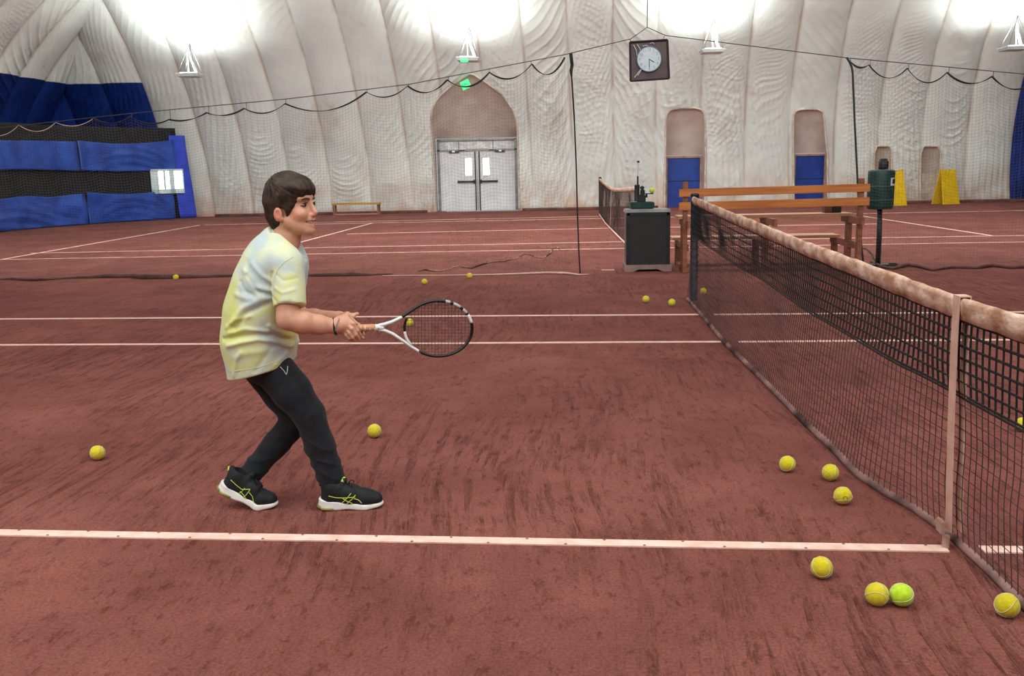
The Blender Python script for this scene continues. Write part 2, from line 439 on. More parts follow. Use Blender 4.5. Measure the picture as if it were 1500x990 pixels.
WARP = snoise(3, 16, 1.1); WARP2 = snoise(5, 16, .8); MSK = snoise(9, 14, .7); MSK2 = snoise(12, 14, 1.1); FIN = snoise(21, 18, 2.6)
def strip(wall, x0, x1, dxf, fine, nm):
    """one cloth strip between two seams; x0..x1 along the wall, dxf gives distance to the corner"""
    nu = 35 if fine else 7
    u = np.linspace(0, 1, nu); u = .5-.5*np.cos(np.pi*u)*(.35)+(u-.5)*.65 if fine else u
    u = (u-u[0])/(u[-1]-u[0])
    xs = x0+(x1-x0)*u
    pm = np.arccos(1-np.clip(dxf(xs), 0.001, DW)/DW)
    hi = math.asin(7.6/DH)
    nf, ncs = (260, 12) if fine else (26, 8)
    rows = []
    for k in range(nu):
        a = min(hi, pm[k]); t = np.linspace(0, a, nf)
        rows.append(np.r_[t, np.linspace(a, max(pm[k], a+1e-5), ncs+1)[1:]])
    ph = np.array(rows).T; U = np.broadcast_to(u, ph.shape); X = np.broadcast_to(xs, ph.shape)
    H = DH*np.sin(ph); I = DW*(1-np.cos(ph))
    a = X+(shear(X)*np.minimum(H, 7.5) if wall == 'back' else 0)
    n_in, n_dn = np.cos(ph)*DH, np.sin(ph)*DW; nl = np.hypot(n_in, n_dn)+1e-9; n_in /= nl; n_dn /= nl   # inner normal
    q = np.abs(2*U-1)
    D = .13*(1-q**2.6)*np.clip(H/1.0, .12, 1)
    if fine:
        al = ph*14.0                                      # length up the cloth
        sg = -1 if (x0+x1)/2 < .3 else 1
        wv = WARP(X*1.3, al*.9); w2 = WARP2(X*.8, al*.6)
        ed = 1-q**5
        rs = np.random.RandomState(int((x0+40)*100) % 99991); kd = rs.rand()*.8; sl = 2.0+3.5*rs.rand()
        p1 = (al/.50+sg*(X-x0)*sl*1.5+2.2*wv+1.0*w2)*math.pi
        r1 = 1-np.abs(np.sin(p1)); m1 = np.clip(.35+1.7*MSK(X*1.2, al*.8), 0, 1)*np.clip((H-(.8 if kd < .55 else 2.2))/1.6, .05, 1)
        swag = (al/.30-(2*U-1)**2*(.8+1.4*rs.rand())+3.4*w2+2.6*wv+sg*(X-x0)*(.6+1.8*rs.rand()))*math.pi
        r2 = 1-np.abs(np.sin(swag)); m2 = np.clip((.15 if kd < .55 else .55)+1.7*MSK2(X*1.3, al*.8), 0, 1)*np.clip((4.8-H)/1.6, 0, 1)*np.clip((H-.2)/.6, 0, 1)
        st = (al/1.1+sg*(X-x0)*5.2+2.4*w2+1.2*wv)*math.pi
        r4 = 1-np.abs(np.sin(st)); m4 = np.clip((.5 if kd < .6 else .05)+1.5*MSK(X*.9+30, al*.6), 0, 1)*np.clip((5.5-H)/1.5, 0, 1)
        vert = 1-np.abs(np.sin((X-x0)*6.5+2.6*w2+sg*al*1.6)); m3 = np.clip(.2+1.7*MSK(X+9, al*.5+4), 0, 1)*np.clip((1.5-H)/1.0, 0, 1)
        jit = np.clip(.5+1.3*FIN(X*.9+50, al*1.1), 0, 1)
        D = D+ed*(.050*r1**3.2*m1+.044*r2**3*m2*jit+.062*r4**3*m4+.05*vert**3*m3+.016*FIN(X*1.2, al*1.2)+.030*FIN(X*.5+sg*al*.35+7, al*.5-sg*X*.2)+.008*FIN(X*3.1, al*3.1))
    I2 = I+D*n_in; Hh = np.maximum(H-D*n_dn, 0)
    if wall == 'back': P = np.stack([a, YB-I2, Hh], -1)
    elif wall == 'front': P = np.stack([a, YF+I2, Hh], -1)
    elif wall == 'left': P = np.stack([-XC+I2, a, Hh], -1)
    else: P = np.stack([XC-I2, a, Hh], -1)
    nr = ph.shape[0]; idx = np.arange(nr*nu).reshape(nr, nu)
    F = np.stack([idx[:-1, :-1], idx[:-1, 1:], idx[1:, 1:], idx[1:, :-1]], -1).reshape(-1, 4)
    V_ = P.reshape(-1, 3)
    if wall in ('front', 'left'): F = F[:, ::-1]
    if wall == 'back' and fine:
        for p in POCK:
            po = p['o']
            if po[:, 0].max() < x0-.8 or po[:, 0].min() > x1+.8: continue
            ins = inside(po, V_[:, 0], V_[:, 2])
            F = F[~ins[F].all(1)]
            used = np.unique(F); mv = used[ins[used]]
            dns = curve(po, 400)
            for i in mv:
                j = np.argmin((dns[:, 0]-V_[i, 0])**2+(dns[:, 1]-V_[i, 2])**2)
                V_[i] = (dns[j, 0], V_[i, 1], dns[j, 1])
    xm = (x0+x1)/2
    two = wall in ('left', 'right') or (wall == 'back' and (xm < -14.5 or xm > 13.4))
    ob = np_mesh('fabric_panel', V_, F, FAB2 if two else FAB, nm, True)
    at = ob.data.attributes.new('seam', 'FLOAT', 'POINT'); at.data.foreach_set('value', np.clip((q-.90)/.10, 0, 1).astype(np.float32).ravel())
    return ob
walls = {k: empty('wall_'+k, loc, kind='structure') for k, loc in (('back', (0, YB, 0)), ('left', (-XC, 9.7, 0)), ('right', (XC, 9.7, 0)), ('front', (0, YF, 0)))}
ed = [-XC+1.375*k for k in range(16)]
for w_, n_ in ((1.46, 4), (1.42, 4), (1.2875, 4)):
    for _ in range(n_): ed.append(ed[-1]+w_)
RIBX = ed
dback = lambda x: np.minimum(x+XC, XC-x)
for k in range(27):
    strip('back', ed[k], ed[k+1], dback, k < 25, walls['back'])
    strip('front', ed[k], ed[k+1], dback, False, walls['front'])
ey = [YF+37/27*k for k in range(28)]
dend = lambda y: np.minimum(y-YF, YB-y)
for k in range(27):
    strip('left', ey[k], ey[k+1], dend, k >= 19, walls['left'])
    strip('right', ey[k], ey[k+1], dend, k >= 22, walls['right'])

# pockets: cloth tunnels from the dome face back to the door frames, with a hem round the mouth
POCKM = mat('beige_pocket_fabric', lin(212, 194, 180), lin(232, 220, 210), 1.6, .7, .3, 8, dist=.02)  # warmer, beiger tint than the dome panels
HEM = mat('fabric_hem', lin(196, 172, 152), lin(222, 208, 194), 5, .7, .2)
for i, p in enumerate(POCK):
    a = p['oc']; bk = curve(p['b'], 61)
    # match corners: resample so the upright sides of both run together
    A3 = np.stack([a[:, 0], YB-inward(a[:, 1])-.05, a[:, 1]], 1); B3 = np.stack([bk[:, 0], np.full(61, p['y']), bk[:, 1]], 1)
    T = np.linspace(0, 1, 22)[:, None, None]
    sag = .10*np.sin(np.pi*T)*(1-np.clip(np.abs(np.linspace(-1, 1, 61))*1.3, 0, 1))[None, :, None]
    g_ = A3[None]*(1-T)+B3[None]*T
    g_[:, :, 2] += sag[:, :, 0]*.9*(1 if i < 3 else .3)
    nz = WARP(g_[:, :, 0]*3, g_[:, :, 2]*3+g_[:, :, 1]*2); g_[:, 1:-1, 1] += .03*nz[:, 1:-1]
    m_ = MB().grid(g_); t_ = m_.build('door_pocket', POCKM, walls['back'], True)
    hm = MB().tube(A3+np.array([0, -.06, 0]), .035, 6); hm.build('pocket_hem', HEM, walls['back'], True)
# wall foot: a dark red-brown roll
bb = MB(); pts = []
nz = snoise(44, 10, 1.0, 1)
for seg in ((-13.0, -5.62), (-2.55, 2.15), (3.6, 6.42), (7.75, 18.2)):
    xs = np.arange(seg[0], seg[1]+.01, .25); bb.tube(np.stack([xs, np.full(len(xs), 27.88)+.05*nz(xs*3), np.full(len(xs), .03)], 1), .07, 6)
tag(bb.build('baseboard_back', mat('red_brown_roll', lin(70, 44, 38), lin(110, 70, 60), 3, .8, .3), None, True), kind='structure')
for q in (G(520, 317.5), G(731, 315.4), G(765, 314.6)): pass

# ---- double door in the arched pocket
STEEL = mat('grey_door_paint', lin(206, 207, 210), lin(220, 220, 222), 3, .45, .05)
FRAME = mat('door_frame_metal', lin(120, 116, 112), lin(150, 146, 142), 6, .4, .05, metal=.4)
DARK = mat('dark_metal', lin(52, 48, 46), lin(74, 68, 66), 10, .45, metal=.5)
CHROME = mat('bright_steel', lin(176, 172, 168), lin(200, 196, 190), 12, .3, metal=.8)
DAY = mat('daylit_pane', (1, 1, 1, 1), (1, 1, 1, 1), 5, .2, emit=(1, 1, 1, 1), es=2.2)
RUST = mat('clay_dusted_steel', lin(168, 132, 116), lin(190, 160, 146), 8, .7)
d1 = empty('door_1', (-4.1, 28.7, 0), kind='structure')
DX0, DX1, DY = -5.44, -2.74, 28.66
m = MB(); m.box((DX0+.03, DY, 1.2), (.09, .16, 2.4)); m.box((DX1-.03, DY, 1.2), (.09, .16, 2.4)); m.box(((DX0+DX1)/2, DY, 2.40), (2.7, .16, .06)); m.box(((DX0+DX1)/2, DY, 2.05), (2.7, .16, .05))
m.build('door_frame', FRAME, d1)
trans = MB().box(((DX0+DX1)/2, DY+.03, 2.22), (2.6, .03, .30)); tr_ = trans.build('transom_panel', mat('scuffed_transom', lin(186, 188, 188), lin(226, 226, 226), 5, .5, .2), d1)
for k in (-.62, .55): MB().box(((DX0+DX1)/2+k, DY, 2.22), (.03, .02, .30)).build('transom_bar', FRAME, tr_)
for sgn in (-1, 1):
    xc = (DX0+DX1)/2+sgn*.655; xi = (DX0+DX1)/2+sgn*.30
    lf = MB(); w0, w1 = xi-.115, xi+.115; x0, x1 = xc-.63, xc+.63; z0, z1 = 1.20, 1.78
    for bx in (((x0+w0)/2, 1.015, w0-x0, 2.01), ((w1+x1)/2, 1.015, x1-w1, 2.01), (xi, (.01+z0)/2, w1-w0, z0-.01), (xi, (z1+2.02)/2, w1-w0, 2.02-z1)):
        lf.box((bx[0], DY, bx[1]), (bx[2], .05, bx[3]))
    lf = lf.build('door_leaf', STEEL, d1)
    MB().box((xi, DY, 1.49), (.23, .02, .58)).build('door_pane', DAY, lf)
    e = MB()
    for dz in (1.19, 1.79): e.box((xi, DY-.03, dz), (.27, .02, .025))
    for dx in (-.125, .125): e.box((xi+dx, DY-.03, 1.49), (.025, .02, .6))
    e.build('pane_frame', STEEL, lf)
    b_ = MB(); b_.tube([(xi-.33*1 if sgn < 0 else xi-.22, DY-.11, 1.0), (xi+.22 if sgn < 0 else xi+.33, DY-.11, 1.0)], .03, 8)
    b_.box(((DX0+DX1)/2+sgn*.1, DY-.06, 1.0), (.1, .1, .12)); b_.box((xi+sgn*.36, DY-.06, 1.0), (.06, .1, .07)); b_.build('panic_bar', DARK, lf, bevel=.006)
    MB().tube([((DX0+DX1)/2+sgn*.07, DY-.05, .02), ((DX0+DX1)/2+sgn*.07, DY-.05, 2.0)], .02, 6).build('vertical_rod', DARK, lf)
    c_ = MB(); c_.box((xc+sgn*.12, DY-.07, 2.0), (.34, .07, .06)); c_.tube([(xc, DY-.07, 2.03), (xc-.25*sgn, DY-.18, 2.05)], .013, 5); c_.build('door_closer', DARK, lf)
    MB().box((xc+sgn*.14, DY-.115, 2.01), (.09, .012, .05)).build('closer_cap', mat('plain_white_plastic', lin(240, 250, 250), lin(250, 255, 255), 4, .3), lf)  # plain near-white cap
MB().box(((DX0+DX1)/2, DY-.03, 2.055), (.75, .05, .07)).build('header_plate', RUST, d1)
MB().box(((DX0+DX1)/2, DY-.04, 1.0), (.045, .05, 2.0)).build('astragal', CHROME, d1)
MB().box(((DX0+DX1)/2+.2, DY-.35, .012), (2.5, .35, .024)).build('threshold', CHROME, d1)

# ---- two blue doors
BLUE = mat('blue_door_panel', lin(12, 46, 128), lin(18, 58, 146), 4, .45, .1)
for n_, (x0, x1, z1) in enumerate(((2.34, 3.42, 1.64), (6.60, 7.54, 1.62))):
    d = empty('door_%d' % (n_+2), ((x0+x1)/2, 28.7, 0), kind='structure')
    f = MB()
    for x in (x0-.04, x1+.04): f.box((x, 28.66, z1/2), (.07, .14, z1))
    f.box(((x0+x1)/2, 28.66, z1+.03), (x1-x0+.16, .14, .07)); f.build('door_frame', mat('dusty_door_frame', lin(150, 112, 92), lin(186, 150, 130), 5, .7), d)
    lf = MB()
    for zz0, zz1 in ((.01, z1*.52), (z1*.535, z1)): lf.box(((x0+x1)/2, 28.66, (zz0+zz1)/2), (x1-x0, .05, zz1-zz0))
    lf = lf.build('door_leaf', BLUE, d)
    MB().box(((x0+x1)/2, 28.65, z1*.527), (x1-x0, .03, .028)).build('seam_strip', mat('black_seam', lin(20, 24, 40), None, 5, .6), lf)
for p in POCK[3:]:
    b_ = p['b']; MB().box(((b_[0][0]+b_[2][0])/2, 28.72, .475), (b_[2][0]-b_[0][0]+.02, .04, .97)).build('vent_panel', HEM, walls['back'])

# ================================================================== BACKDROP AT THE LEFT END
TL = np.array([(-16.55, 17.5), (-16.47, 21.0), (-16.2, 23.4), (-15.15, 25.45), (-13.75, 27.25)])
def along(P, n): return curve(P, n)
def nrm2(P):
    T = np.gradient(P, axis=0); T /= np.linalg.norm(T, axis=1)[:, None]; return np.stack([T[:, 1], -T[:, 0]], 1)   # towards the court
TARP = mat('blue_tarpaulin', lin(14, 52, 132), lin(32, 76, 166), 2.2, .42, .3, 10, dist=.01)
BLACKM = mat('black_mesh_cloth', lin(10, 10, 14), lin(22, 22, 28), 8, .8)
def hang(name, s0, s1, z0f, z1f, m, label, cat, group=None, off=.10, folds=0, seed=1, amp=.05, th=.012):
    P = along(TL, 400); a, b = int(s0*399), int(s1*399); Q = curve(P[a:b+1], 46); n = nrm2(Q)
    N1, N2 = snoise(seed, 14, 1.4), snoise(seed+7, 14, 3.0); R = 26; A = []
    t = np.linspace(0, 1, 46); Ls = np.linalg.norm(np.diff(Q, axis=0), axis=1).sum()
    for i in range(R):
        v = i/(R-1); z0 = z0f(t); z1 = z1f(t); z = z1+(z0-z1)*v
        # swags hung from the upper corners: creases run on hanging curves
        swag = np.sin((v*7+((2*t-1)**2)*-5.5)*math.pi+1.6*N1(t*Ls*.8, z*1.2+5))*(1-np.abs(2*t-1)**3)*folds*.55*(.4+.45*N1(t*Ls*.7+3, z*1.5))
        d = off+amp*N1(t*Ls, z*2.0)+.4*amp*N2(t*Ls, z*2)+.035*swag*min(1, v*3)
        A.append(np.stack([Q[:, 0]+n[:, 0]*d, Q[:, 1]+n[:, 1]*d, z], 1))
    o_ = Q.mean(0); mb = MB().sheet(A, (-th*n.mean(0)[0], -th*n.mean(0)[1], 0))
    ob = mb.build(name, m, None, True, origin=(o_[0], o_[1], 0)); return tag(ob, label, cat, group)
c_ = lambda v: (lambda t: np.full(t.shape, v))
hang('black_backdrop', 0, .985, c_(.02), c_(2.93), BLACKM, 'tall black mesh backdrop hung behind the blue tarpaulins at the left end', 'backdrop', off=0, amp=.01)
hang('blue_tarpaulin', 0, .655, lambda t: 1.63-.03*np.sin(t*7), lambda t: 2.45+.02*np.sin(t*9), TARP, 'smooth upper blue tarpaulin strip at the far left edge of the picture', 'tarpaulin', 'blue tarpaulins on the backdrop', seed=3, amp=.05)
hang('blue_tarpaulin', .66, .97, lambda t: 1.62-.05*np.sin(t*3.1), lambda t: 2.50+.05*t-.10*np.sin(t*3.14), TARP, 'upper blue tarpaulin with diagonal creases directly above the bright window', 'tarpaulin', 'blue tarpaulins on the backdrop', seed=5, folds=.7, amp=.07)
hang('blue_tarpaulin', 0, .665, c_(.02), lambda t: .93-.06*np.sin(t*9.4)**2, TARP, 'lower blue tarpaulin with a big sagging fold at the far left floor', 'tarpaulin', 'blue tarpaulins on the backdrop', seed=8, folds=1.0, amp=.09)
hang('blue_tarpaulin', .67, .955, c_(.02), lambda t: .97-.10*np.sin(t*3.14), TARP, 'lower blue tarpaulin with sagging folds below the bright window', 'tarpaulin', 'blue tarpaulins on the backdrop', seed=11, folds=1.0, amp=.09)
P_ = curve(np.array([(-13.80, 27.12), (-13.66, 27.34), (-13.44, 27.6)]), 14); A = []
nz = snoise(61, 12, 2.)
for i in range(20):
    z = .02+2.68*i/19; A.append(np.stack([P_[:, 0]+.05*nz(P_[:, 0]*4, z+0*P_[:, 0])+(-.16 if 1 else 0)*(z/2.5), P_[:, 1]-.25+.04*nz(P_[:, 0]*5, z+3+0*P_[:, 0]), np.full(14, z)], 1))
tag(MB().sheet(A, (-.008, .008, 0)).build('blue_curtain', mat('royal_blue_curtain', lin(30, 54, 176), lin(46, 76, 200), 2.5, .5, .2), None, True, origin=(-13.5, 27.2, 0)), 'narrow upright royal blue curtain strip between tarpaulins and white dome wall', 'curtain')
# bright window in the gap of the backdrop
wa, wb = V(219, 260, 26.35), V(267, 260, 27.05)
wd = np.array([wb[0]-wa[0], wb[1]-wa[1], 0]); wl = np.linalg.norm(wd); wd /= wl; wn_ = np.array([wd[1], -wd[0], 0])
w1 = empty('window_1', (wa+wb)/2*np.array([1, 1, 0])+np.array([0, 0, .85]), kind='structure')
rotw = Matrix.Rotation(math.atan2(wd[1], wd[0]), 3, 'Z')
def wbox(mb, u0, u1, z0, z1, th, off=0):
    c = wa+wd*(u0+u1)/2+wn_*off; mb.box((c[0], c[1], (z0+z1)/2), (u1-u0, th, z1-z0), rotw); return mb
WF = mat('white_window_frame', lin(196, 214, 214), lin(216, 228, 228), 5, .5)
f = MB()
for a_, b_ in ((0, .24), (.60, .74), (wl-.03, wl)): wbox(f, a_, b_, .84, 1.60, .06, .10)
wbox(f, 0, wl, .84, .98, .06, .10); wbox(f, 0, wl, 1.56, 1.62, .06, .10); f.build('window_frame', WF, w1)
for a_, b_ in ((.22, .44), (.44, .62), (.72, wl-.02)): wbox(MB(), a_, b_, .95, 1.58, .02, .09).build('window_pane', mat('frosted_lit_pane', (.85, .95, 1, 1), (1, 1, 1, 1), 4, .2, emit=(.9, .97, 1, 1), es=1.5, lo=.4, hi=.5), w1)
wbox(MB(), .42, .455, .95, 1.58, .03, .11).build('window_bar', mat('dull_bar', lin(120, 150, 170), None, 5, .5), w1)

# ================================================================== DIVIDER NETTING BETWEEN THE COURTS
YN = 9.03
THREAD = mat('net_thread', lin(92, 86, 82), lin(120, 112, 106), 8, .8)
ROPEB = mat('black_rope', lin(30, 28, 30), lin(48, 44, 44), 12, .8)
ROPEP = mat('pale_rope', lin(206, 168, 152), lin(224, 190, 172), 12, .8)
CABLE = mat('steel_cable', lin(84, 82, 82), None, 12, .5, metal=.6)
def pxz(x, y): q = V(x, y, YN); return np.array([q[0], q[2]])
def netting(name, hooks, xbot, label, sag, rope_dark, edge_px=None, drop=.0):
    root = empty(name, (0, YN, 0), label, 'netting', 'divider netting between the courts')
    H = np.array([pxz(*h) for h in hooks]); X0, X1 = H[0][0], H[-1][0]; sg = np.broadcast_to(sag, (len(H)-1,))
    root.location = ((X0+X1)/2, YN, 0)
    def top(x):
        i = np.clip(np.searchsorted(H[:, 0], x)-1, 0, len(H)-2); t = (x-H[i, 0])/(H[i+1, 0]-H[i, 0]+1e-9)
        z = H[i, 1]*(1-t)+H[i+1, 1]*t; return z-sg[i]*4*t*(1-t)
    n1 = snoise(len(hooks), 14, .9); n2 = snoise(len(hooks)+50, 14, 1.3)
    def pos(x, v):
        z1 = top(x); z = z1*(1-v)+.03*v
        return np.stack([x+.04*n2(x*1.5, z), YN+.10*v*n1(x*.8, z*1.4)+.06*(1-v)*n2(x*1.7, z*.6), z+.0*x], -1)
    c = .041; m = MB(); nx = int((X1-X0)/c); nz_ = int(2.4/c)
    xs = np.linspace(X0, X1, nx)
    for x in xs: m.tube(pos(np.full(14, x), np.linspace(0, 1, 14)), .00095, 3, caps=False)
    xr = np.linspace(X0, X1, nx//2)
    for v in np.linspace(.012, 1, nz_): m.tube(pos(xr, np.full(len(xr), v)), .00095, 3, caps=False)
    tag(m.build('mesh', THREAD, root), kind='stuff')
    for i in range(len(H)-1):
        t = np.linspace(0, 1, 14); x = H[i, 0]+(H[i+1, 0]-H[i, 0])*t; p = pos(x, 0*x)
        dk = rope_dark(i); r_ = .004+.010*np.abs(np.sin(t*3.14*1.0+i*1.3))*dk
        m = MB(); m.tube(p, r_, 6); m.build('top_rope', ROPEB if dk > .3 else ROPEP, root, True)
        h = MB(); zc = cable_z(H[i, 0]); h.tube([(H[i, 0], YN, H[i, 1]-.01), (H[i, 0], YN, zc)], .004, 5); h.build('hook', CABLE, root)
    return root, pos, top, X0, X1
CZ = [(-260, 218), (0, 187), (193, 166), (420, 145), (599, 123.5), (827, 80), (924, 57)]
CZR = [(975, 52), (1243, 85), (1500, 108.5), (1800, 136)]
cz = np.array([pxz(*q) for q in CZ+CZR])
def cable_z(x): return float(np.interp(x, cz[:, 0], cz[:, 1]))
hl = [(-210, 222), (-150, 214), (-90, 204), (-32, 192), (25, 183), (81, 179), (138, 173.5), (193, 171), (250, 175), (306, 165), (361, 159), (419, 152), (538, 135), (599, 126), (657, 117), (717, 106), (778, 93.5), (827, 84)]
netting('divider_netting', hl, None, 'wide thin see-through netting hung on a cable across the left half, behind the boy', np.array([.10]*5+[.07]*3+[.05, .06, .09, .16, .10, .12, .13, .13, .17]), lambda i: [.1, .1, .1, .1, .1, .1, .9, .7, .9, .8, .6, .8, .5, .9, 1, .8, .9, .5][i % 18])
hr = [(1246, 88), (1275, 95), (1331, 100), (1390, 106), (1455, 112), (1520, 118), (1585, 124)]
netting('divider_netting', hr, None, 'narrower see-through netting hung on a cable at the right behind the bin', np.array([.06, .14, .15, .11, .13, .13]), lambda i: [1, .5, .5, .9, .9, .4][i])
# edge ropes
def rope_px(name, pts, r, m, label, cat='rope', Y=YN, n=6, group=None):
    P = np.array([V(x, y, Y) for x, y in pts]); P = curve(P, 40); o_ = P[-1].copy(); mb = MB().tube(P, r, n)
    return tag(mb.build(name, m, None, True, origin=(o_[0], o_[1], max(0, o_[2]))), label, cat, group)
rope_px('edge_rope', [(836, 78), (838, 95), (836.5, 104), (838, 122), (841, 170), (844, 240), (845.5, 300), (848, 372), (850, 402)], [.024]*4+[.012]*8+[.011]*28, ROPEB, 'black rope hanging down the open edge of the left divider netting')
rope_px('edge_rope', [(1240, 84), (1247, 95), (1249, 106), (1252, 180), (1256, 262), (1259, 330), (1263, 372), (1266, 394)], [.013]*40, mat('dark_green_rope', lin(38, 48, 44), lin(54, 62, 58), 10, .8), 'dark green rope down the open edge of the right netting beside the bench')
# overhead cable with the drop wire that carries the clock
cab = empty('overhead_cable', (0, YN, 3.2), 'thin steel cable stretched across the hall carrying netting and clock', 'cable')
m = MB(); P = [V(x, y, YN) for x, y in CZ]+[V(948, 40, YN)]+[V(x, y, YN) for x, y in CZR]
m.tube(P, .0055, 6); m.build('cable', CABLE, cab)
tw = V(948, 40, YN); MB().tube([tw, (tw[0]+.01, YN, 7.5), (tw[0]+.05, YN, 10.5)], .006, 6).build('drop_wire', CABLE, cab)
m = MB()

# loose bottom hem of the netting lying on the floor
HEMD = mat('dusty_dark_rope', lin(70, 42, 40), lin(120, 82, 74), 3, .9)
def floor_rope(name, pts, r, m, label, cat='rope', lift=None):
    P = curve(np.array([G(*p) for p in pts]), 90); rr = np.broadcast_to(r, (90,)) if np.isscalar(r) else np.interp(np.linspace(0, 1, 90), np.linspace(0, 1, len(r)), r)
    P = P.copy(); P[:, 2] = rr+.002
    return tag(MB().tube(P, rr, 7).build(name, m, None, True, origin=(*P[45][:2], 0)), label, cat)
floor_rope('bottom_rope', [(-60, 411), (20, 410), (50, 412), (105, 408), (190, 407), (215, 409), (258, 408), (330, 406), (400, 404), (470, 405), (540, 404), (575, 402)], [.012, .014, .02, .014, .03, .035, .03, .02, .02, .018, .026, .008], HEMD, 'dark bunched bottom rope of the netting on clay behind the boy')
floor_rope('bottom_rope', [(560, 404.5), (640, 404), (700, 403.5), (760, 402.5), (800, 401), (830, 402), (848, 403.5), (864, 402.5)], [.005, .006, .005, .007, .01, .014, .016, .006], ROPEP, 'thin pale bottom hem of the netting on clay, left of the cabinet')
floor_rope('loose_strap', [(612, 398.5), (622, 396), (632, 397.5), (645, 398), (660, 394.5), (664, 391.5), (674, 390.5), (690, 394), (704, 389), (718, 385), (738, 384), (755, 379), (768, 373), (778, 374), (784, 377), (797, 378), (806, 372), (810, 364), (816, 363), (820, 366)], [.004, .014, .006, .006, .01, .013, .012, .006, .007, .006, .006, .006, .006, .009, .011, .012, .01, .009, .01, .006], mat('twisted_strap', lin(64, 38, 36), lin(190, 146, 132), 1.4, .8, lo=.45, hi=.55), 'dark and pale twisted strap trailing over the clay left of the cabinet', 'strap')
floor_rope('bottom_rope', [(1276, 385), (1290, 392), (1308, 395), (1330, 390), (1345, 392), (1365, 397), (1395, 393), (1430, 394), (1455, 391), (1480, 394), (1560, 391)], [.02, .02, .014, .026, .02, .012, .018, .022, .02, .022, .02], HEMD, 'dark bunched netting rope on clay behind the net at right')
floor_rope('loose_strap', [(1262, 360), (1262, 364), (1270, 366), (1277, 373), (1282, 384)], [.01]*3, ROPEB, 'short black strap on the clay curling towards the foot of the bin post', 'strap')

# ================================================================== CLOCK
ck = empty('hanging_clock', V(950, 88, YN), 'round pale clock on a dark brown board under clear plastic, hung from the cable', 'clock')
q = [V(922.5, 62, YN), V(977.5, 58.5, YN), V(980, 115, YN), V(923.5, 119, YN)]
A = np.array([[q[0], q[1]], [q[3], q[2]]]); BRD = mat('dark_brown_board', lin(74, 56, 56), lin(92, 72, 70), 6, .35)
MB().sheet(A, (0, .04, 0)).build('board', BRD, ck)
m = MB()
for i in range(4): m.cyl(q[i]+np.array([0, -.01, 0]), q[(i+1) % 4]+np.array([0, -.01, 0]), .014, n=6)
m.build('board_frame', mat('darker_frame', lin(50, 34, 36), None, 6, .5), ck)
cc = V(950.5, 87, YN); rr = .152
m = MB(); n = 40
m.add([(cc[0]+rr*math.cos(a*2*math.pi/n), YN-.035, cc[2]+rr*math.sin(a*2*math.pi/n)) for a in range(n)]+[(cc[0]+rr*math.cos(a*2*math.pi/n), YN, cc[2]+rr*math.sin(a*2*math.pi/n)) for a in range(n)], [tuple(range(n)), tuple(range(2*n-1, n-1, -1))]+[(i, (i+1) % n, n+(i+1) % n, n+i) for i in range(n)])
face = m.build('clock_face', mat('pale_clock_face', lin(196, 208, 216), lin(214, 224, 230), 9, .3), ck)
ang = math.atan2(q[1][2]-q[0][2], q[1][0]-q[0][0])
m = MB(); m.tube([(cc[0]+rr*math.cos(a*2*math.pi/n), YN-.035, cc[2]+rr*math.sin(a*2*math.pi/n)) for a in range(n)], .006, 6, closed=True); m.build('clock_rim', mat('clock_rim', lin(120, 140, 156), None, 9, .3), ck)
NUM = mat('grey_numeral', lin(150, 160, 168), None, 9, .5)
for k in range(1, 13):
    cu = bpy.data.curves.new('numeral', 'FONT'); cu.body = str(k); cu.size = .05; cu.align_x = 'CENTER'; cu.align_y = 'CENTER'; cu.extrude = .001
    t = bpy.data.objects.new('tmp', cu); me = bpy.data.meshes.new_from_object(t); bpy.data.objects.remove(t)
    me.materials.clear(); me.materials.append(NUM); me.name = 'numeral'
    a = math.pi/2-k*math.pi/6+ang; o_ = bpy.data.objects.new('numeral', me); COL.objects.link(o_)
    o_.rotation_euler = (math.pi/2, 0, 0); o_.location = (cc[0]+.118*math.cos(a), YN-.038, cc[2]+.118*math.sin(a)); attach(o_, face)
for L_, a in ((.075, -32), (.10, -88)):
    a = rad(a)
    MB().cyl((cc[0], YN-.042, cc[2]), (cc[0]+L_*math.cos(a), YN-.042, cc[2]+L_*math.sin(a)), .0035, n=6).build('clock_hand', mat('clock_hand', lin(60, 62, 68), None, 9, .5), face)
m = MB()
for (a, b_) in (((927, 64), (922, 57)), ((971, 60), (973.5, 52.5))): MB().cyl(V(*a, YN), V(*b_, YN), .004, n=5).build('hanging_wire', CABLE, ck)
# loose clear plastic gathered at the corners
PL = mat('clear_plastic_crease', lin(206, 216, 220), None, 8, .2)
m = MB()
for pts in ([(934, 111), (939, 103), (944, 96)], [(929, 114), (936, 105), (941, 99)], [(928, 66), (932, 74), (933, 82)], [(933, 65), (937, 71), (938, 76)], [(941, 68), (947, 66.5), (950, 69)], [(952, 64), (956, 62.5), (958, 65)]):
    MB().tube([V(x, y, YN)+np.array([0, -.02, 0]) for x, y in pts], .0045, 5).build('plastic_crease', PL, ck)

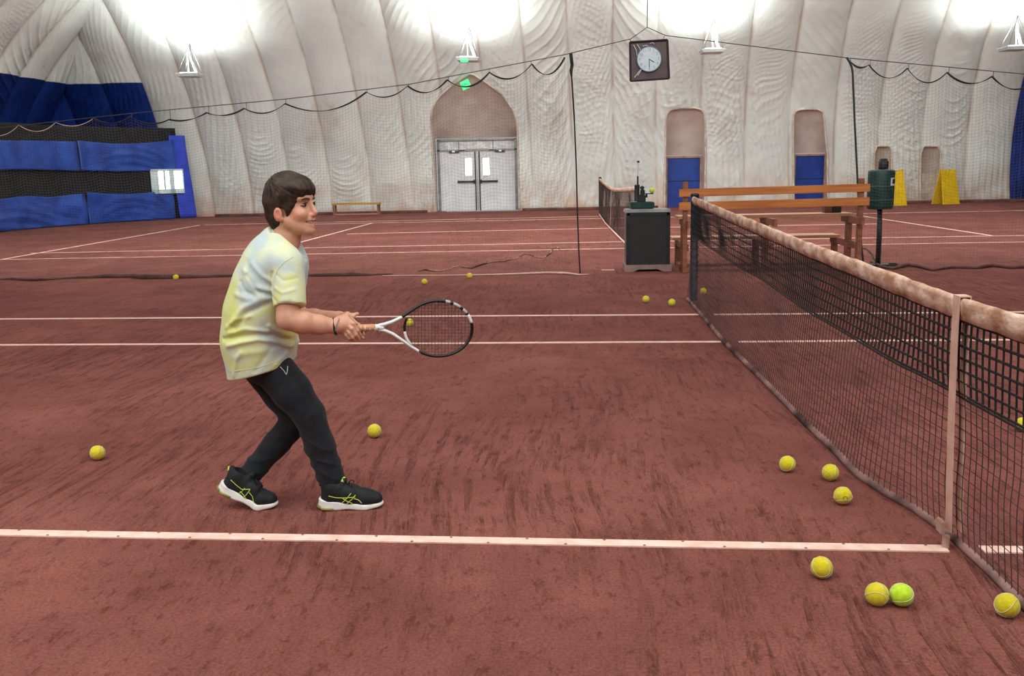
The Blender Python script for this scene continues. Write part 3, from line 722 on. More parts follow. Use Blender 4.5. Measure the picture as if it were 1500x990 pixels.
# ================================================================== HANGING UPLIGHTS
LAMPW = mat('white_lamp_metal', lin(196, 202, 204), lin(214, 218, 218), 8, .4)
GLOW = mat('lit_reflector', (1, 1, 1, 1), None, 5, .3, emit=(1, 1, 1, 1), es=8)
def uplight(x, y, Y, label, tilt, first=False):
    c = V(x, y, Y); o = empty('hanging_uplight', c, label, 'lamp', 'lamps hanging along the far wall')
    R_ = Matrix.Rotation(tilt, 3, 'Y')
    m = MB(); m.box(c+np.array([0, 0, .03]), (.58, .58, .06), R_, 1.10); m.box(c+np.array([0, 0, .075]), (.66, .66, .04), R_); m.build('lamp_tray', LAMPW, o, bevel=.01)
    m = MB(); m.box(c+np.array([0, 0, .105]), (.44, .44, .03), R_); m.build('reflector', GLOW, o)
    top = c+np.array([.05, 0, .95])
    for dx, dy in ((-.27, -.27), (.27, -.27), (-.27, .27), (.27, .27)):
        MB().cyl(c+np.array([dx, dy, .09]), top, .007, n=5).build('suspension_wire', CABLE, o)
    m = MB()
    m.tube([c+np.array([.20, 0, .10]), c+np.array([.13, 0, .35]), c+np.array([.05, 0, .55]), top], [.05, .04, .025, .012], 8); m.build('lamp_arm', LAMPW, o, True)
    MB().cyl(c+np.array([.0, -.12, .09]), c+np.array([-.01, -.1, .7]), .022, n=6).build('lamp_rod', LAMPW, o)
    H = 7.0
    MB().cyl(top, (top[0], top[1], 7.6), .006, n=5).build('hanging_wire', CABLE, o)
    l = bpy.data.lights.new('uplight_lamp', 'SPOT'); l.energy = 900; l.spot_size = rad(168); l.spot_blend = 1.0; l.shadow_soft_size = .22; l.color = (.93, 1, .98)
    lo = bpy.data.objects.new('uplight_lamp', l); COL.objects.link(lo); lo.location = tuple(c+np.array([0, 0, .22])); lo.rotation_euler = (math.pi, 0, 0); attach(lo, o)
    return o
YL = 24.3
uplight(279, 113, YL, 'white hanging lamp tray farthest left, above the blue tarpaulins', 0)
uplight(686, 90, YL, 'white hanging lamp tray above the double door with a green sign under it', rad(2))
uplight(1043, 78, YL, 'white hanging lamp tray just right of the clock', 0)
uplight(1485, 74, YL, 'white hanging lamp tray at the right edge of the picture', 0)
GREEN = mat('green_lit_sign', lin(40, 220, 120), lin(70, 240, 140), 6, .3, emit=lin(30, 235, 120), es=.9)
GDK = mat('dark_green_sign', lin(20, 110, 70), None, 6, .4)
def signplate(x, y, Y, w_, h_, rot, label, marks):
    c = V(x, y, Y); s = empty('exit_sign', c, label, 'sign'); R_ = Matrix.Rotation(rot, 3, 'Y')
    MB().box(c, (w_, .04, h_), R_).build('sign_plate', GREEN, s, bevel=.008)
    if marks:
        m = MB()
        for a in ((-.10, .035, .07, .018), (.0, .03, .06, .018), (-.03, 0, .20, .016), (.07, -.035, .06, .018), (-.06, -.05, .03, .03)):
            p_ = R_ @ Vector((a[0], -.024, a[1])); m.box(c+np.array(p_), (a[2], .01, a[3]), R_)
        m.build('sign_mark', GDK, s)
    return s
signplate(682, 124, 26.45, .28, .26, rad(-24), 'tilted green lit exit sign under the peak of the double door arch', True)
signplate(680, 89, YL-.36, .22, .07, 0, 'small green glowing plate on the lamp above the double door', False)

# ================================================================== TENNIS NETS
BLK = mat('black_net_cord', lin(22, 21, 24), lin(40, 38, 40), 20, .8)
CORD = mat('dusty_net_cord', lin(46, 38, 38), lin(78, 62, 58), 3, .85)
BANDM = mat('dirty_white_headband', lin(170, 124, 96), lin(232, 200, 178), 15, .85, .8, 34, stretch=(1, .6, 1), lo=.34, hi=.62)
STRAP = mat('tan_strap', lin(206, 164, 146), lin(226, 186, 166), 14, .7)
POSTM = mat('navy_post', lin(22, 26, 36), lin(36, 40, 52), 8, .45)
def tennis_net(y0, y1, yc, ypost, x0, cell, label, fine, bulge_pts):
    root = empty('tennis_net', (x0, yc, 0), label, 'tennis net')
    bp_ = np.array(bulge_pts)
    bul = lambda y: np.interp(y, bp_[:, 0], bp_[:, 1])
    top = lambda y: .914+.156*np.minimum(np.abs(y-yc)/6.4, 1)**1.25-.0
    n1, n2 = snoise(31, 14, 1.2), snoise(32, 16, 3.0)
    def pos(y, v, off=0.):
        h = top(y); z = (h-.03)*(1-v)+.012*v
        b = bul(y)*v**1.6+.022*np.sin(v*3.14)*n1(y*2, v*2)+.010*n2(y*2, v*5)*np.sin(v*3.0+.14)
        return np.stack([x0+b+off, y+.010*n2(y*3+5, v*4), z], -1)
    ny = int((y1-y0)/cell); nz_ = int(.9/cell)
    ys = np.linspace(y0, y1, ny)
    m = MB()
    nv = 26 if fine else 8
    for y in ys: m.tube(pos(np.full(nv, y), np.linspace(.02, 1, nv)), .0018 if fine else .002, 4 if fine else 3, caps=False)
    yy = np.linspace(y0, y1, ny*2 if fine else ny//2)
    for v in np.linspace(.06, .985, nz_): m.tube(pos(yy, np.full(len(yy), v)), .0018 if fine else .002, 4 if fine else 3, caps=False)
    tag(m.build('net_mesh', CORD, root), kind='stuff')
    if fine:                                            # the doubled upper rows, heavier and jet black
        m = MB()
        for y in ys+cell*.42: m.tube(pos(np.full(10, min(y, y1)), np.linspace(.02, .36, 10), .012), .0023, 4, caps=False)
        for y in ys: m.tube(pos(np.full(10, y), np.linspace(.02, .36, 10)), .0023, 4, caps=False)
        for v in np.arange(.055, .37, 1/nz_):
            m.tube(pos(yy, np.full(len(yy), v+.012), .012), .0024, 4, caps=False); m.tube(pos(yy, np.full(len(yy), v)), .0024, 4, caps=False)
        tag(m.build('doubled_net_mesh', BLK, root), kind='stuff')
        m = MB(); m.tube(pos(yy, np.full(len(yy), .372), .004), .0045, 5); m.build('lacing_cord', BLK, root)
    # headband
    yb = np.linspace(y0, y1, 200 if fine else 50); tp = top(yb); w_ = .075
    prof = [(-.008, -w_), (-.014, -w_*.55), (-.013, -.012), (-.006, 0), (.006, 0), (.013, -.012), (.014, -w_*.55), (.008, -w_)]
    nzb = snoise(71, 16, 5.0); nzc = snoise(73, 16, 1.6)
    A = np.array([[(x0+px_*(1+.35*nzb(y*6, pz*60+px_*100))+.004*nzc(y*4, 1.)*1, y, t+pz+.004*nzb(y*7, 3+px_*90)) for (px_, pz) in prof] for y, t in zip(yb, tp)], float)
    m = MB(); a_, b__ = A.shape[:2]; idx = lambda i, j: i*b__+j % b__
    m.add(A.reshape(-1, 3), [(idx(i, j), idx(i, j+1), idx(i+1, j+1), idx(i+1, j)) for i in range(a_-1) for j in range(b__)]+[tuple(range(b__)), tuple(range((a_-1)*b__, a_*b__))])
    m.build('headband', BANDM, root, True)
    # bottom tape, partly folded
    m = MB(); p0 = pos(yb, np.full(len(yb), .972)); p1 = pos(yb, np.full(len(yb), 1.0)); p1[:, 0] -= .012; p1[:, 2] = .008
    mid = (p0+p1)/2; mid[:, 0] -= .004+.008*n1(yb*3, yb*0)
    m.sheet(np.stack([p0, mid, p1], 1), (.006, 0, 0)); m.build('bottom_tape', mat('dusty_bottom_tape', lin(60, 38, 36), lin(156, 120, 112), 5, .85, .4, 60, stretch=(1, 1, 1)) if fine else TAPE, root, True)
    # centre strap
    tc_ = top(np.array(yc)); pb = pos(np.array(yc), np.array(.9))
    for sx_ in (-1, 1):
        m = MB(); xx = x0+sx_*.017
        A = [[(xx-.0*sx_, yc-.026, tc_+.004), (xx, yc+.026, tc_+.004)]]
        for k in range(1, 12):
            v = k/11; z = tc_+.004-(tc_-.065)*v; b_ = bul(yc)*v**1.6*.5
            A.append([(xx+b_, yc-.026, z), (xx+b_, yc+.026, z)])
        m.sheet(A, (.003*sx_, 0, 0)); m.build('centre_strap', STRAP, root)
    m = MB(); m.box((x0, yc, tc_+.006), (.04, .052, .004)); m.build('strap_fold', STRAP, root)
    m = MB(); m.box((x0-.022, yc, .085), (.012, .056, .05)); m.cyl((x0, yc, 0), (x0, yc, .05), .014, n=8); m.build('strap_buckle', mat('worn_buckle', lin(186, 150, 132), lin(206, 172, 156), 12, .5, metal=.3), root, bevel=.003)
    # posts
    for yp in ([ypost] if np.isscalar(ypost) else ypost):
        m = MB(); m.lathe((x0+.02, yp, 0), [(.045, 0), (.045, .01), (.04, .012), (.04, 1.06), (.036, 1.085), (.0, 1.09)], 20); pm = m.build('post', POSTM, root, True)
        m = MB(); m.lathe((x0+.02, yp, 1.07), [(.044, 0), (.044, .02), (.03, .03)], 16); m.build('post_cap', POSTM, pm, True)
        if fine:
            m = MB()
            for z in np.linspace(.1, 1.0, 13): m.tube([(x0+.06*math.cos(a)*.75+.02, yp+.05*math.sin(a)*.9-.02, z+.01*math.sin(a)) for a in np.linspace(0, 6.28, 9)[:-1]], .004, 4, closed=True)
            tag(m.build('lacing', BLK, root), kind='stuff')
    return root
bl = []
for x, y in ((1010, 444), (1062, 506), (1110, 553), (1150, 594), (1180, 625), (1212, 655), (1255, 700), (1300, 730), (1340, 752), (1392, 790), (1445, 838), (1500, 896)):
    q_ = G(x, y); bl.append((q_[1], np.clip(q_[0], -.14, .05)))
bl = sorted(bl); bl = [(-3, bl[0][1])]+bl
tennis_net(-1.9, 6.36, -.0, 6.4, .0, .044, 'black tennis net with dirty white headband and tan strap crossing the right foreground', True, bl)
xf = float(V(878, 300, 24.45)[0])
tennis_net(11.7, 24.42, 18.05, (11.66, 24.46), xf, .06, 'distant black tennis net on the far court behind the cabinet', False, [(10, 0), (17, -.05), (20, -.06), (25, 0)])

# ================================================================== CABINET WITH BALL CLEANER
GRY = mat('grey_cabinet_shell', lin(96, 94, 96), lin(124, 118, 118), 6, .6, .1)
PANEL = mat('dark_grille_cloth', lin(34, 34, 36), lin(52, 50, 50), 90, .85, .3, 300, dist=.003)
BLKP = mat('black_plastic', lin(22, 22, 24), lin(36, 36, 38), 12, .5)
ca, cb = G(916, 398), G(983, 397.5); cx = (ca[0]+cb[0])/2; cw = (cb[0]-ca[0]); cy = ca[1]+.22
ch = float(V(950, 307, ca[1])[2])
cab_ = empty('cabinet', (cx, cy, 0), 'dark grey cabinet with black-framed front panel standing left of the bench', 'cabinet')
m = MB(); m.box((cx, cy, ch/2+.04), (cw*.94, .42, ch-.08)); m.build('cabinet_body', GRY, cab_, bevel=.01)
m = MB(); m.box((cx, cy, ch-.02), (cw*1.0, .47, .045), None, .96); m.build('cabinet_top', mat('light_grey_top', lin(124, 122, 124), lin(150, 146, 146), 6, .55), cab_, bevel=.008)
m = MB(); fy = cy-.215; t_ = .05
m.box((cx-cw*.44, fy, ch*.52), (t_, .03, ch*.86)); m.box((cx+cw*.44, fy, ch*.52), (t_, .03, ch*.86)); m.box((cx, fy, ch*.94), (cw*.93, .03, .06)); m.build('front_frame', BLKP, cab_, bevel=.004)
m = MB().box((cx, fy+.002, ch*.52), (cw*.80, .02, ch*.82)); m.build('front_panel', PANEL, cab_)
m = MB(); pr_ = [(-.5, 0), (-.5, .09), (.5, .09), (.5, 0), (.32, 0), (.2, .03), (-.2, .03), (-.32, 0)]
vs = [(cx+a*cw*1.03, cy-.24, z) for a, z in pr_]+[(cx+a*cw*1.03, cy+.24, z) for a, z in pr_]; n = 8
m.add(vs, [tuple(range(n)), tuple(range(2*n-1, n-1, -1))]+[(i, (i+1) % n, n+(i+1) % n, n+i) for i in range(n)]); m.build('plinth', mat('dusty_plinth', lin(128, 104, 98), lin(150, 124, 116), 8, .8), cab_)
GRN = mat('dark_green_plastic', lin(18, 52, 48), lin(28, 66, 60), 10, .45)
ym = cy+.05
def vm(x, y): return V(x, y, ym)
mc = empty('ball_cleaner', (float(vm(940, 299)[0]), ym, ch), 'small dark green machine with tall thin rod on top of the cabinet', 'machine')
b0, b1 = vm(923, 300), vm(957, 291); m = MB(); m.box(((b0[0]+b1[0])/2, ym, ch+.05), (b1[0]-b0[0], .26, .09), None, 1.04); m.build('base_tray', GRN, mc, bevel=.012)
bz = ch+.09; b2 = vm(940, 289)
m = MB(); m.box((b2[0]-.0, ym, bz+.05), (.10, .12, .10)); m.box((b2[0]+.01, ym, bz+.13), (.06, .08, .08)); m.lathe((b2[0]+.005, ym, bz+.17), [(.03, 0), (.028, .03), (.012, .05)], 12); m.build('motor_block', BLKP, mc, bevel=.01)
pz = float(vm(955, 283.6)[2])
m = MB(); m.box((vm(948, 283)[0], ym, pz), (.16, .07, .012)); m.cyl((vm(947, 285)[0], ym, pz-.05), (vm(947, 285)[0], ym, pz), .014, n=8); m.build('ball_rest', GRN, mc)
r0, r1, r2 = vm(934.5, 292), vm(934.2, 258), vm(935, 237)
m = MB(); m.cyl((r0[0], ym, bz-.01), r1, .011, n=8); m.build('lower_rod', BLKP, mc)
m = MB(); m.cyl(r1, r2, .007, n=8); m.build('upper_rod', mat('grey_rod', lin(188, 186, 188), None, 9, .4), mc)
m = MB(); m.lathe((r2[0], ym, r2[2]-.012), [(.008, 0), (.017, .008), (.017, .022), (.006, .03)], 10); m.build('rod_tip', BLKP, mc, True)

# ================================================================== TWO-TIER BENCH (seen from its back)
def wood(name, a, b): return mat(name, a, b, 7, .55, .25, 40, stretch=(.25, 3, 3), dist=.004)
OR = wood('orange_wood', lin(168, 96, 44), lin(196, 122, 62)); OR2 = wood('weathered_seat_wood', lin(196, 146, 112), lin(222, 178, 146)); OR3 = wood('brown_leg_wood', lin(118, 70, 48), lin(146, 92, 66))
yb0 = float(G(1004, 399)[1]); bl_ = float(V(994, 300, yb0)[0]); br_ = float(V(1271, 300, yb0)[0])
bn = empty('spectator_bench', ((bl_+br_)/2, yb0+.4, 0), 'long orange wooden two-tier bench with slatted back behind the net', 'bench')
xl, xr = float(V(1003, 350, yb0)[0]), float(V(1258, 350, yb0)[0])
def zat(y, Y, x=1130): return float(V(x, y, Y)[2])
def plank(x0, x1, y, z0, z1, th, m, nm='back_slat', rl=.0):
    mb = MB(); mb.box(((x0+x1)/2, y, (z0+z1)/2), (x1-x0, th, z1-z0), Matrix.Rotation(rl, 3, 'Y')); return mb.build(nm, m, bn, bevel=.004)
zs = [zat(284.5, yb0), zat(273, yb0), zat(304.5, yb0), zat(292.5, yb0)]
plank(bl_, br_, yb0-.055, zs[0], zs[1], .03, OR, rl=-.009); plank(bl_, br_, yb0-.055, zs[2], zs[3], .03, OR, rl=-.009)
for x in (xl, xr):
    m = MB(); m.box((x, yb0, zs[1]/2+.04), (.06, .08, zs[1]+.08)); m.build('back_post', OR3, bn, bevel=.004)
y1_, y2_ = yb0+.50, yb0+.98
z1_ = zat(313, y1_); z2_ = zat(344, y2_)
for k in range(2): 
    m = MB().box(((xl+xr)/2-.02, y1_-.13+.19*k, z1_-.02), (xr-xl+.06, .17, .04)); m.build('upper_seat_plank', OR2, bn, bevel=.004)
    m = MB().box(((xl+xr)/2-.03, y2_-.10+.19*k, z2_-.02), (xr-xl+.06, .17, .04)); m.build('lower_seat_plank', OR2, bn, bevel=.004)
for x in (xl+.03, (xl+xr)/2-.0, xr-.03):
    m = MB(); m.box((x, yb0+.2, z1_-.08), (.045, .85, .09)); m.box((x, yb0+.35, z1_/2-.05), (.07, .09, z1_-.1)); m.build('upper_support', OR3, bn, bevel=.004)
    m = MB(); m.box((x, yb0+.55, z2_-.08), (.045, 1.1, .09)); m.box((x, yb0+.95, z2_/2-.05), (.07, .10, z2_-.1)); m.build('lower_support', OR3, bn, bevel=.004)
    m = MB(); m.box((x, yb0+.5, .03), (.06, 1.05, .05)); m.build('foot_rail', OR3, bn, bevel=.004)
q = V(1217, 308, y1_); cs = empty('dark_case', (q[0], y1_, z1_), 'small dark open case lying on the upper seat of the bench', 'case')
m = MB(); m.box((q[0]-.05, y1_, z1_+.05), (.10, .16, .10)); m.build('case_lid', mat('brown_case', lin(92, 52, 42), None, 8, .6), cs, bevel=.006)
m = MB(); m.box((q[0]+.06, y1_, z1_+.05), (.11, .17, .098)); m.build('case_body', BLKP, cs, bevel=.006)

# ================================================================== GREEN BIN ON A POST
gp = G(1287, 389); yg = gp[1]
bt = empty('post_bin', gp, 'dark green drum with white label on a black post right of the bench', 'bin')
xg = float(V(1289, 300, yg)[0]); z0, z1 = float(V(1289, 306, yg)[2]), float(V(1289, 249, yg)[2]); rg = float(V(1308, 280, yg)[0]-V(1270, 280, yg)[0])/2
m = MB(); m.lathe((xg, yg, z0), [(rg*.9, 0), (rg*.96, .012), (rg, .05), (rg*1.0, z1-z0-.03), (rg*.97, z1-z0-.01), (rg*.9, z1-z0), (.0, z1-z0+.012)], 32); m.build('drum', GRN, bt, True)
for zz in (z0+.12, z0+.30):
    m = MB(); m.lathe((xg, yg, zz), [(rg+.001, -.006), (rg+.004, 0), (rg+.001, .006)], 32); m.build('band', mat('green_band', lin(50, 90, 84), None, 9, .4), bt, True)
lb = []
for a in np.linspace(-1.15, -.48, 9): lb.append([(xg+(rg+.003)*math.cos(a), yg+(rg+.003)*math.sin(a), z0+(z1-z0)*.60), (xg+(rg+.003)*math.cos(a), yg+(rg+.003)*math.sin(a), z0+(z1-z0)*.80)])
lbo = MB().sheet(lb, (0, -.002, 0)).build('label', mat('white_label', lin(206, 212, 214), lin(226, 230, 230), 8, .4), bt)
lb = []
for a in np.linspace(-.98, -.60, 9): lb.append([(xg+(rg+.007)*math.cos(a), yg+(rg+.007)*math.sin(a), z0+(z1-z0)*.655), (xg+(rg+.007)*math.cos(a), yg+(rg+.007)*math.sin(a), z0+(z1-z0)*.745+.02*math.sin((a+.98)*8))])
MB().sheet(lb, (0, -.002, 0)).build('label_emblem', BLKP, lbo)
m = MB(); m.tube([(gp[0]-.01, yg, .0), ((gp[0]+xg)/2, yg, z0/2), (xg, yg, z0+.02)], .034, 12); m.build('post', BLKP, bt, True)
m = MB(); m.box((gp[0]+.06, yg, .012), (.36, .22, .024)); m.box((gp[0]+.17, yg-.05, .03), (.10, .05, .02)); m.build('base_plate', DARK, bt, bevel=.004)
bo = empty('black_bottle', (xg+.0, yg, z1), 'black flask standing on the lid of the green drum', 'bottle')
rb = .062; hb = float(V(1290, 233, yg)[2])-z1
m = MB(); m.lathe((xg+.02, yg, z1+.01), [(rb*.9, 0), (rb, .01), (rb, hb*.7), (rb*.8, hb*.8)], 20); m.build('bottle_body', BLKP, bo, True)
m = MB(); m.lathe((xg+.02, yg, z1+.01), [(rb*.8, hb*.8), (rb*.82, hb*.86), (rb*.7, hb*.95), (rb*.3, hb)], 20); m.build('bottle_cap', mat('matt_black_cap', lin(34, 34, 38), None, 9, .6), bo, True)

# ================================================================== YELLOW FLOOR SIGNS, FAR BENCH
YEL = mat('yellow_plastic', lin(218, 176, 10), lin(236, 194, 30), 6, .4)
def aframe(q, w_, h_, lean, label, rz, dark=False):
    o = empty('floor_sign', q, label, 'floor sign', 'yellow A-frame floor signs'); R_ = Matrix.Rotation(rz, 3, 'Z')
    def P(x, y, z): v = R_ @ Vector((x, y, 0)); return (q[0]+v.x, q[1]+v.y, z)
    for sg in (-1, 1):
        nx = 9; A = []
        for (z, wd_) in ((.0, w_*1.0), (.03, w_*1.0), (.031, w_*.97), (h_*.5, w_*.90), (h_*.9, w_*.83), (h_*.91, w_*.83)):
            yy = sg*lean*(1-z/h_)+sg*.03
            A.append([P(-wd_/2+wd_*k/(nx-1), yy, z) for k in range(nx)])
        top = [P(-w_*.415+w_*.83*k/(nx-1), sg*.03, h_*(1.0 if k in (0, 1, 7, 8) else .935 if k != 4 else .985)) for k in range(nx)]
        A.append(top); v = R_ @ Vector((0, .028*-sg, 0)); m = MB().sheet(A, (v.x, v.y, 0)); m.build('sign_board', YEL, o)
        m = MB()
        for k in (-.4, .4): v = P(k*w_, sg*(lean+.03), .015); m.box(v, (.10, .06, .03), R_)
        m.build('foot', YEL, o)
    m = MB(); a_, b_ = P(-w_*.3, 0, h_*.97), P(w_*.3, 0, h_*.97); m.tube([a_, b_], .014, 6); m.build('hinge_rod', YEL, o)
    return o
s1 = G(1380, 297.5); aframe(np.array([11.0, 27.15, 0]), .68, 1.10, .22, 'free-standing yellow A-frame floor sign right of the green drum', rad(22))
aframe(np.array([9.25, 26.85, 0]), .66, 1.12, .22, 'yellow A-frame floor sign half hidden behind the green drum', rad(14))
fb0, fb1 = G(489, 318), G(557, 315)
fbn = empty('low_bench', ((fb0[0]+fb1[0])/2, 27.0, 0), 'small low bench with yellow top against the far white wall', 'bench')
YW_ = 26.9; xa, xb = float(V(488, 305, YW_)[0]), float(V(557, 305, YW_)[0]); zb = float(V(520, 297, YW_)[2])
MB().box(((xa+xb)/2, YW_, zb-.03), (xb-xa, .38, .06)).build('bench_top', wood('yellow_wood', lin(168, 132, 40), lin(190, 150, 60)), fbn, bevel=.006)
for x in (xa+.05, xb-.05):
    for dy in (-.15, .15): MB().box((x, YW_+dy, (zb-.06)/2), (.05, .05, zb-.06)).build('leg', OR3, fbn)
MB().box(((xa+xb)/2, YW_-.15, .05), (xb-xa-.1, .04, .05)).build('stretcher', mat('dusty_rail', lin(160, 104, 90), None, 6, .7), fbn)

# ================================================================== TENNIS BALLS
BALL = mat('felt_yellow', lin(204, 186, 8), lin(222, 206, 26), 60, .9, .5, 260, sheen=.3, dist=.004)
BALLL = mat('felt_lime', lin(178, 216, 20), lin(200, 232, 50), 60, .9, .5, 260, sheen=.3, dist=.004)
SEAM = mat('ball_seam', lin(196, 198, 150), lin(216, 214, 176), 30, .7)
RB = .0365
def sphere_mesh():
    bm = bmesh.new(); bmesh.ops.create_icosphere(bm, subdivisions=4, radius=RB); me = bpy.data.meshes.new('tennis_ball'); 
    for f_ in bm.faces: f_.smooth = True
    bm.to_mesh(me); bm.free(); return me
BM = sphere_mesh(); BM.materials.append(BALL); BM2 = BM.copy(); BM2.materials.clear(); BM2.materials.append(BALLL)
t = np.linspace(0, 2*math.pi, 60, endpoint=False); a_, b_ = .44, .56
sp = np.stack([a_*np.cos(t)+(1-a_)*np.cos(3*t)*.0+.30*np.cos(3*t), a_*np.sin(t)-.30*np.sin(3*t)+.0*t, .75*np.sin(2*t)], 1); sp /= np.linalg.norm(sp, axis=1)[:, None]
SM = MB().tube(sp*(RB+.0002), .0013, 5, closed=True)
_o = SM.build('seam', SEAM, None, True); SME = _o.data; bpy.data.objects.remove(_o)
def ball(x, y, label, ry, rot, lime=False, mark=False, p=None):
    if p is None: q = G(x, y+ry*.86); q[2] = RB
    else: q = p
    o = bpy.data.objects.new('tennis_ball', BM2 if lime else BM); COL.objects.link(o); o.location = tuple(q); o.rotation_euler = rot
    s = bpy.data.objects.new('seam', SME); COL.objects.link(s); s.parent = o
    if mark:
        d = CC-np.array(q); d /= np.linalg.norm(d); d = d*.8+np.array([.22, 0, -.28]) ; d /= np.linalg.norm(d)
        u = np.cross(d, [0, 0, 1]); u /= np.linalg.norm(u); v = np.cross(d, u); K = 14; ps = [[], []]
        for k in range(K):
            for j, rr_ in enumerate((.0, .0105)):
                pp = d*RB+rr_*(u*math.cos(k*6.2832/K)+v*math.sin(k*6.2832/K)); pp = pp/np.linalg.norm(pp)*(RB+.0006); ps[j].append(pp+np.array(q))
        m = MB(); m.add(ps[1], [tuple(range(K))]); m.build('printed_mark', mat('grey_ball_mark', lin(104, 104, 50), None, 9, .8), o)
    return tag(o, label, 'tennis ball', 'tennis balls scattered on the clay')
ball(144, 664, 'yellow tennis ball lying alone on the clay farthest left, behind the boy', 11, (.3, .8, .1))
ball(549, 632, 'yellow tennis ball on the clay beyond the toe of the front shoe', 10, (1.2, .3, .5))
ball(1153, 681, 'yellow tennis ball leftmost of three lying beside the net middle', 11, (.7, .1, 2.))
ball(1216, 693, 'yellow tennis ball closest to the net of the three beside it', 12, (1.9, .5, .3))
ball(1234, 727, 'yellow tennis ball with round grey mark, nearest the white line of three', 13, (.5, 1.2, 1.), mark=True)
ball(1203, 832, 'single yellow tennis ball just in front of the white line', 16, (.2, .9, 2.1))
b7 = G(1284, 886); b8 = b7+np.array([.0745, -.003, 0])
b7[2] = b8[2] = RB
ball(0, 0, 'dull yellow tennis ball, left one of a touching pair', 0, (1.2, .2, .4), p=b7)
ball(0, 0, 'bright lime tennis ball, right one of a touching pair', 0, (.3, 1.0, .2), lime=True, p=b8)
ball(1474, 889, 'yellow tennis ball touching the net bottom in the lower right corner', 16, (1.0, .4, 1.5))
ball(946, 439, 'small distant yellow tennis ball below the cabinet, left of a second one', 5, (.3, .3, 1))
ball(984, 444, 'small distant yellow tennis ball on clay left of the net post', 5, (.9, .3, 1))
ball(622, 413, 'tiny yellow tennis ball in front of the netting hem, above the racket', 4.5, (.3, 1.3, 1))
ball(688, 404, 'tiny yellow tennis ball lying on the pale netting hem', 4.5, (1.3, .3, 1))
ball(258, 406, 'tiny yellow tennis ball against the dark netting rope behind the boy', 4.5, (.3, .6, 2))
ball(1030, 427, 'yellow tennis ball seen through the net beside its post', 5, (.2, .3, 1))
ball(1498, 625, 'yellow tennis ball beyond the net, cut by the right picture edge', 8, (.3, .2, 1))
ball(600, 473, 'yellow tennis ball on clay seen through the racket strings', 6, (.3, .3, 2))
qb = vm(955, 280); qb = np.array([qb[0], ym, pz+.006+RB])
ball(0, 0, 'lime yellow tennis ball resting on the green machine above the cabinet', 0, (1.3, .3, 0), lime=True, p=qb)
# ================================================================== THE BOY
YP = .48
def B(x, y, dy=0.): return V(x, y, YP+dy)
def _cone_plane(s, a, b, r1, r2, k, p, n):
    """capsule with its end cut flat (for sleeves and cuffs)"""
    a = np.array(a, np.float32); b = np.array(b, np.float32); R = max(r1, r2)+k+4*s.h
    sl, x, y, z = s.block(np.minimum(a, b)-R, np.maximum(a, b)+R); ba = b-a; den = float(ba@ba)
    px, py, pz = x-a[0], y-a[1], z-a[2]; t = np.clip((px*ba[0]+py*ba[1]+pz*ba[2])/den, 0, 1.3)
    d = np.sqrt((px-t*ba[0])**2+(py-t*ba[1])**2+(pz-t*ba[2])**2)-(r1+t*(r2-r1))
    n = np.array(n, float); n /= np.linalg.norm(n); e = (x-p[0])*n[0]+(y-p[1])*n[1]+(z-p[2])*n[2]
    hh = np.maximum(.008-np.abs(d-e), 0)/.008; d = np.maximum(d, e)+hh*hh*.002
    s.put(d.astype(np.float32), sl, k, 'add')
SKIN = mat('skin', lin(203, 146, 120), lin(216, 162, 136), 30, .5, .08, 300, spec=.35, attr='tint', dist=.002)
HC = B(424, 298); hy = rad(-15); E3 = np.array([0, 0, 1.]); E1 = np.array([math.cos(hy), math.sin(hy), 0]); E2 = np.array([-math.sin(hy), math.cos(hy), 0])
def hp(x, y, z): return HC+x*E1+y*E2+z*E3
HR = np.stack([E1, E2, E3], 1)
pt = np.array([B(320, 350, -.3), B(545, 240, .3), B(430, 745, 0)])
bf = Field((min(pt[:, 0]), YP-.32, .02), (max(pt[:, 0]), YP+.32, B(425, 240)[2]), .003)
# legs and trunk (under the clothes)
RL = [B(402, 540, -.055), B(430, 575, -.055), B(454, 606, -.052), B(471, 652, -.04), B(488, 706, -.03), B(489, 722, -.03)]
LL = [B(388, 540, .07), B(414, 577, .07), B(436, 611, .06), B(403, 648, .045), B(366, 690, .01), B(358, 703, .005)]
bf.chain(RL, [.068, .062, .05, .045, .036, .034], .02); bf.chain(LL, [.068, .062, .05, .045, .036, .034], .02)
bf.chain([B(390, 530), B(381, 490), B(390, 440), B(404, 390)], [.08, .08, .085, .075], .03, 1.2)
bf.chain([B(413, 372), B(419, 352), B(424, 325)], [.054, .05, .05], .03)
bf.chain([B(415, 394, -.11), B(415, 394, .11)], [.045, .045], .03)
# arms
RA = [B(420, 392, -.14), B(420, 430, -.175), B(422, 467, -.19), B(442, 472, -.175), B(466, 475.5, -.145), B(489, 477.5, -.115)]
bf.chain(RA, [.05, .046, .042, .0435, .037, .0295], .018)
LA = [B(426, 392, .14), B(430, 430, .18), B(432, 464, .19), B(460, 466, .15), B(497, 466, .06)]
bf.chain(LA, [.05, .046, .042, .038, .028], .018)
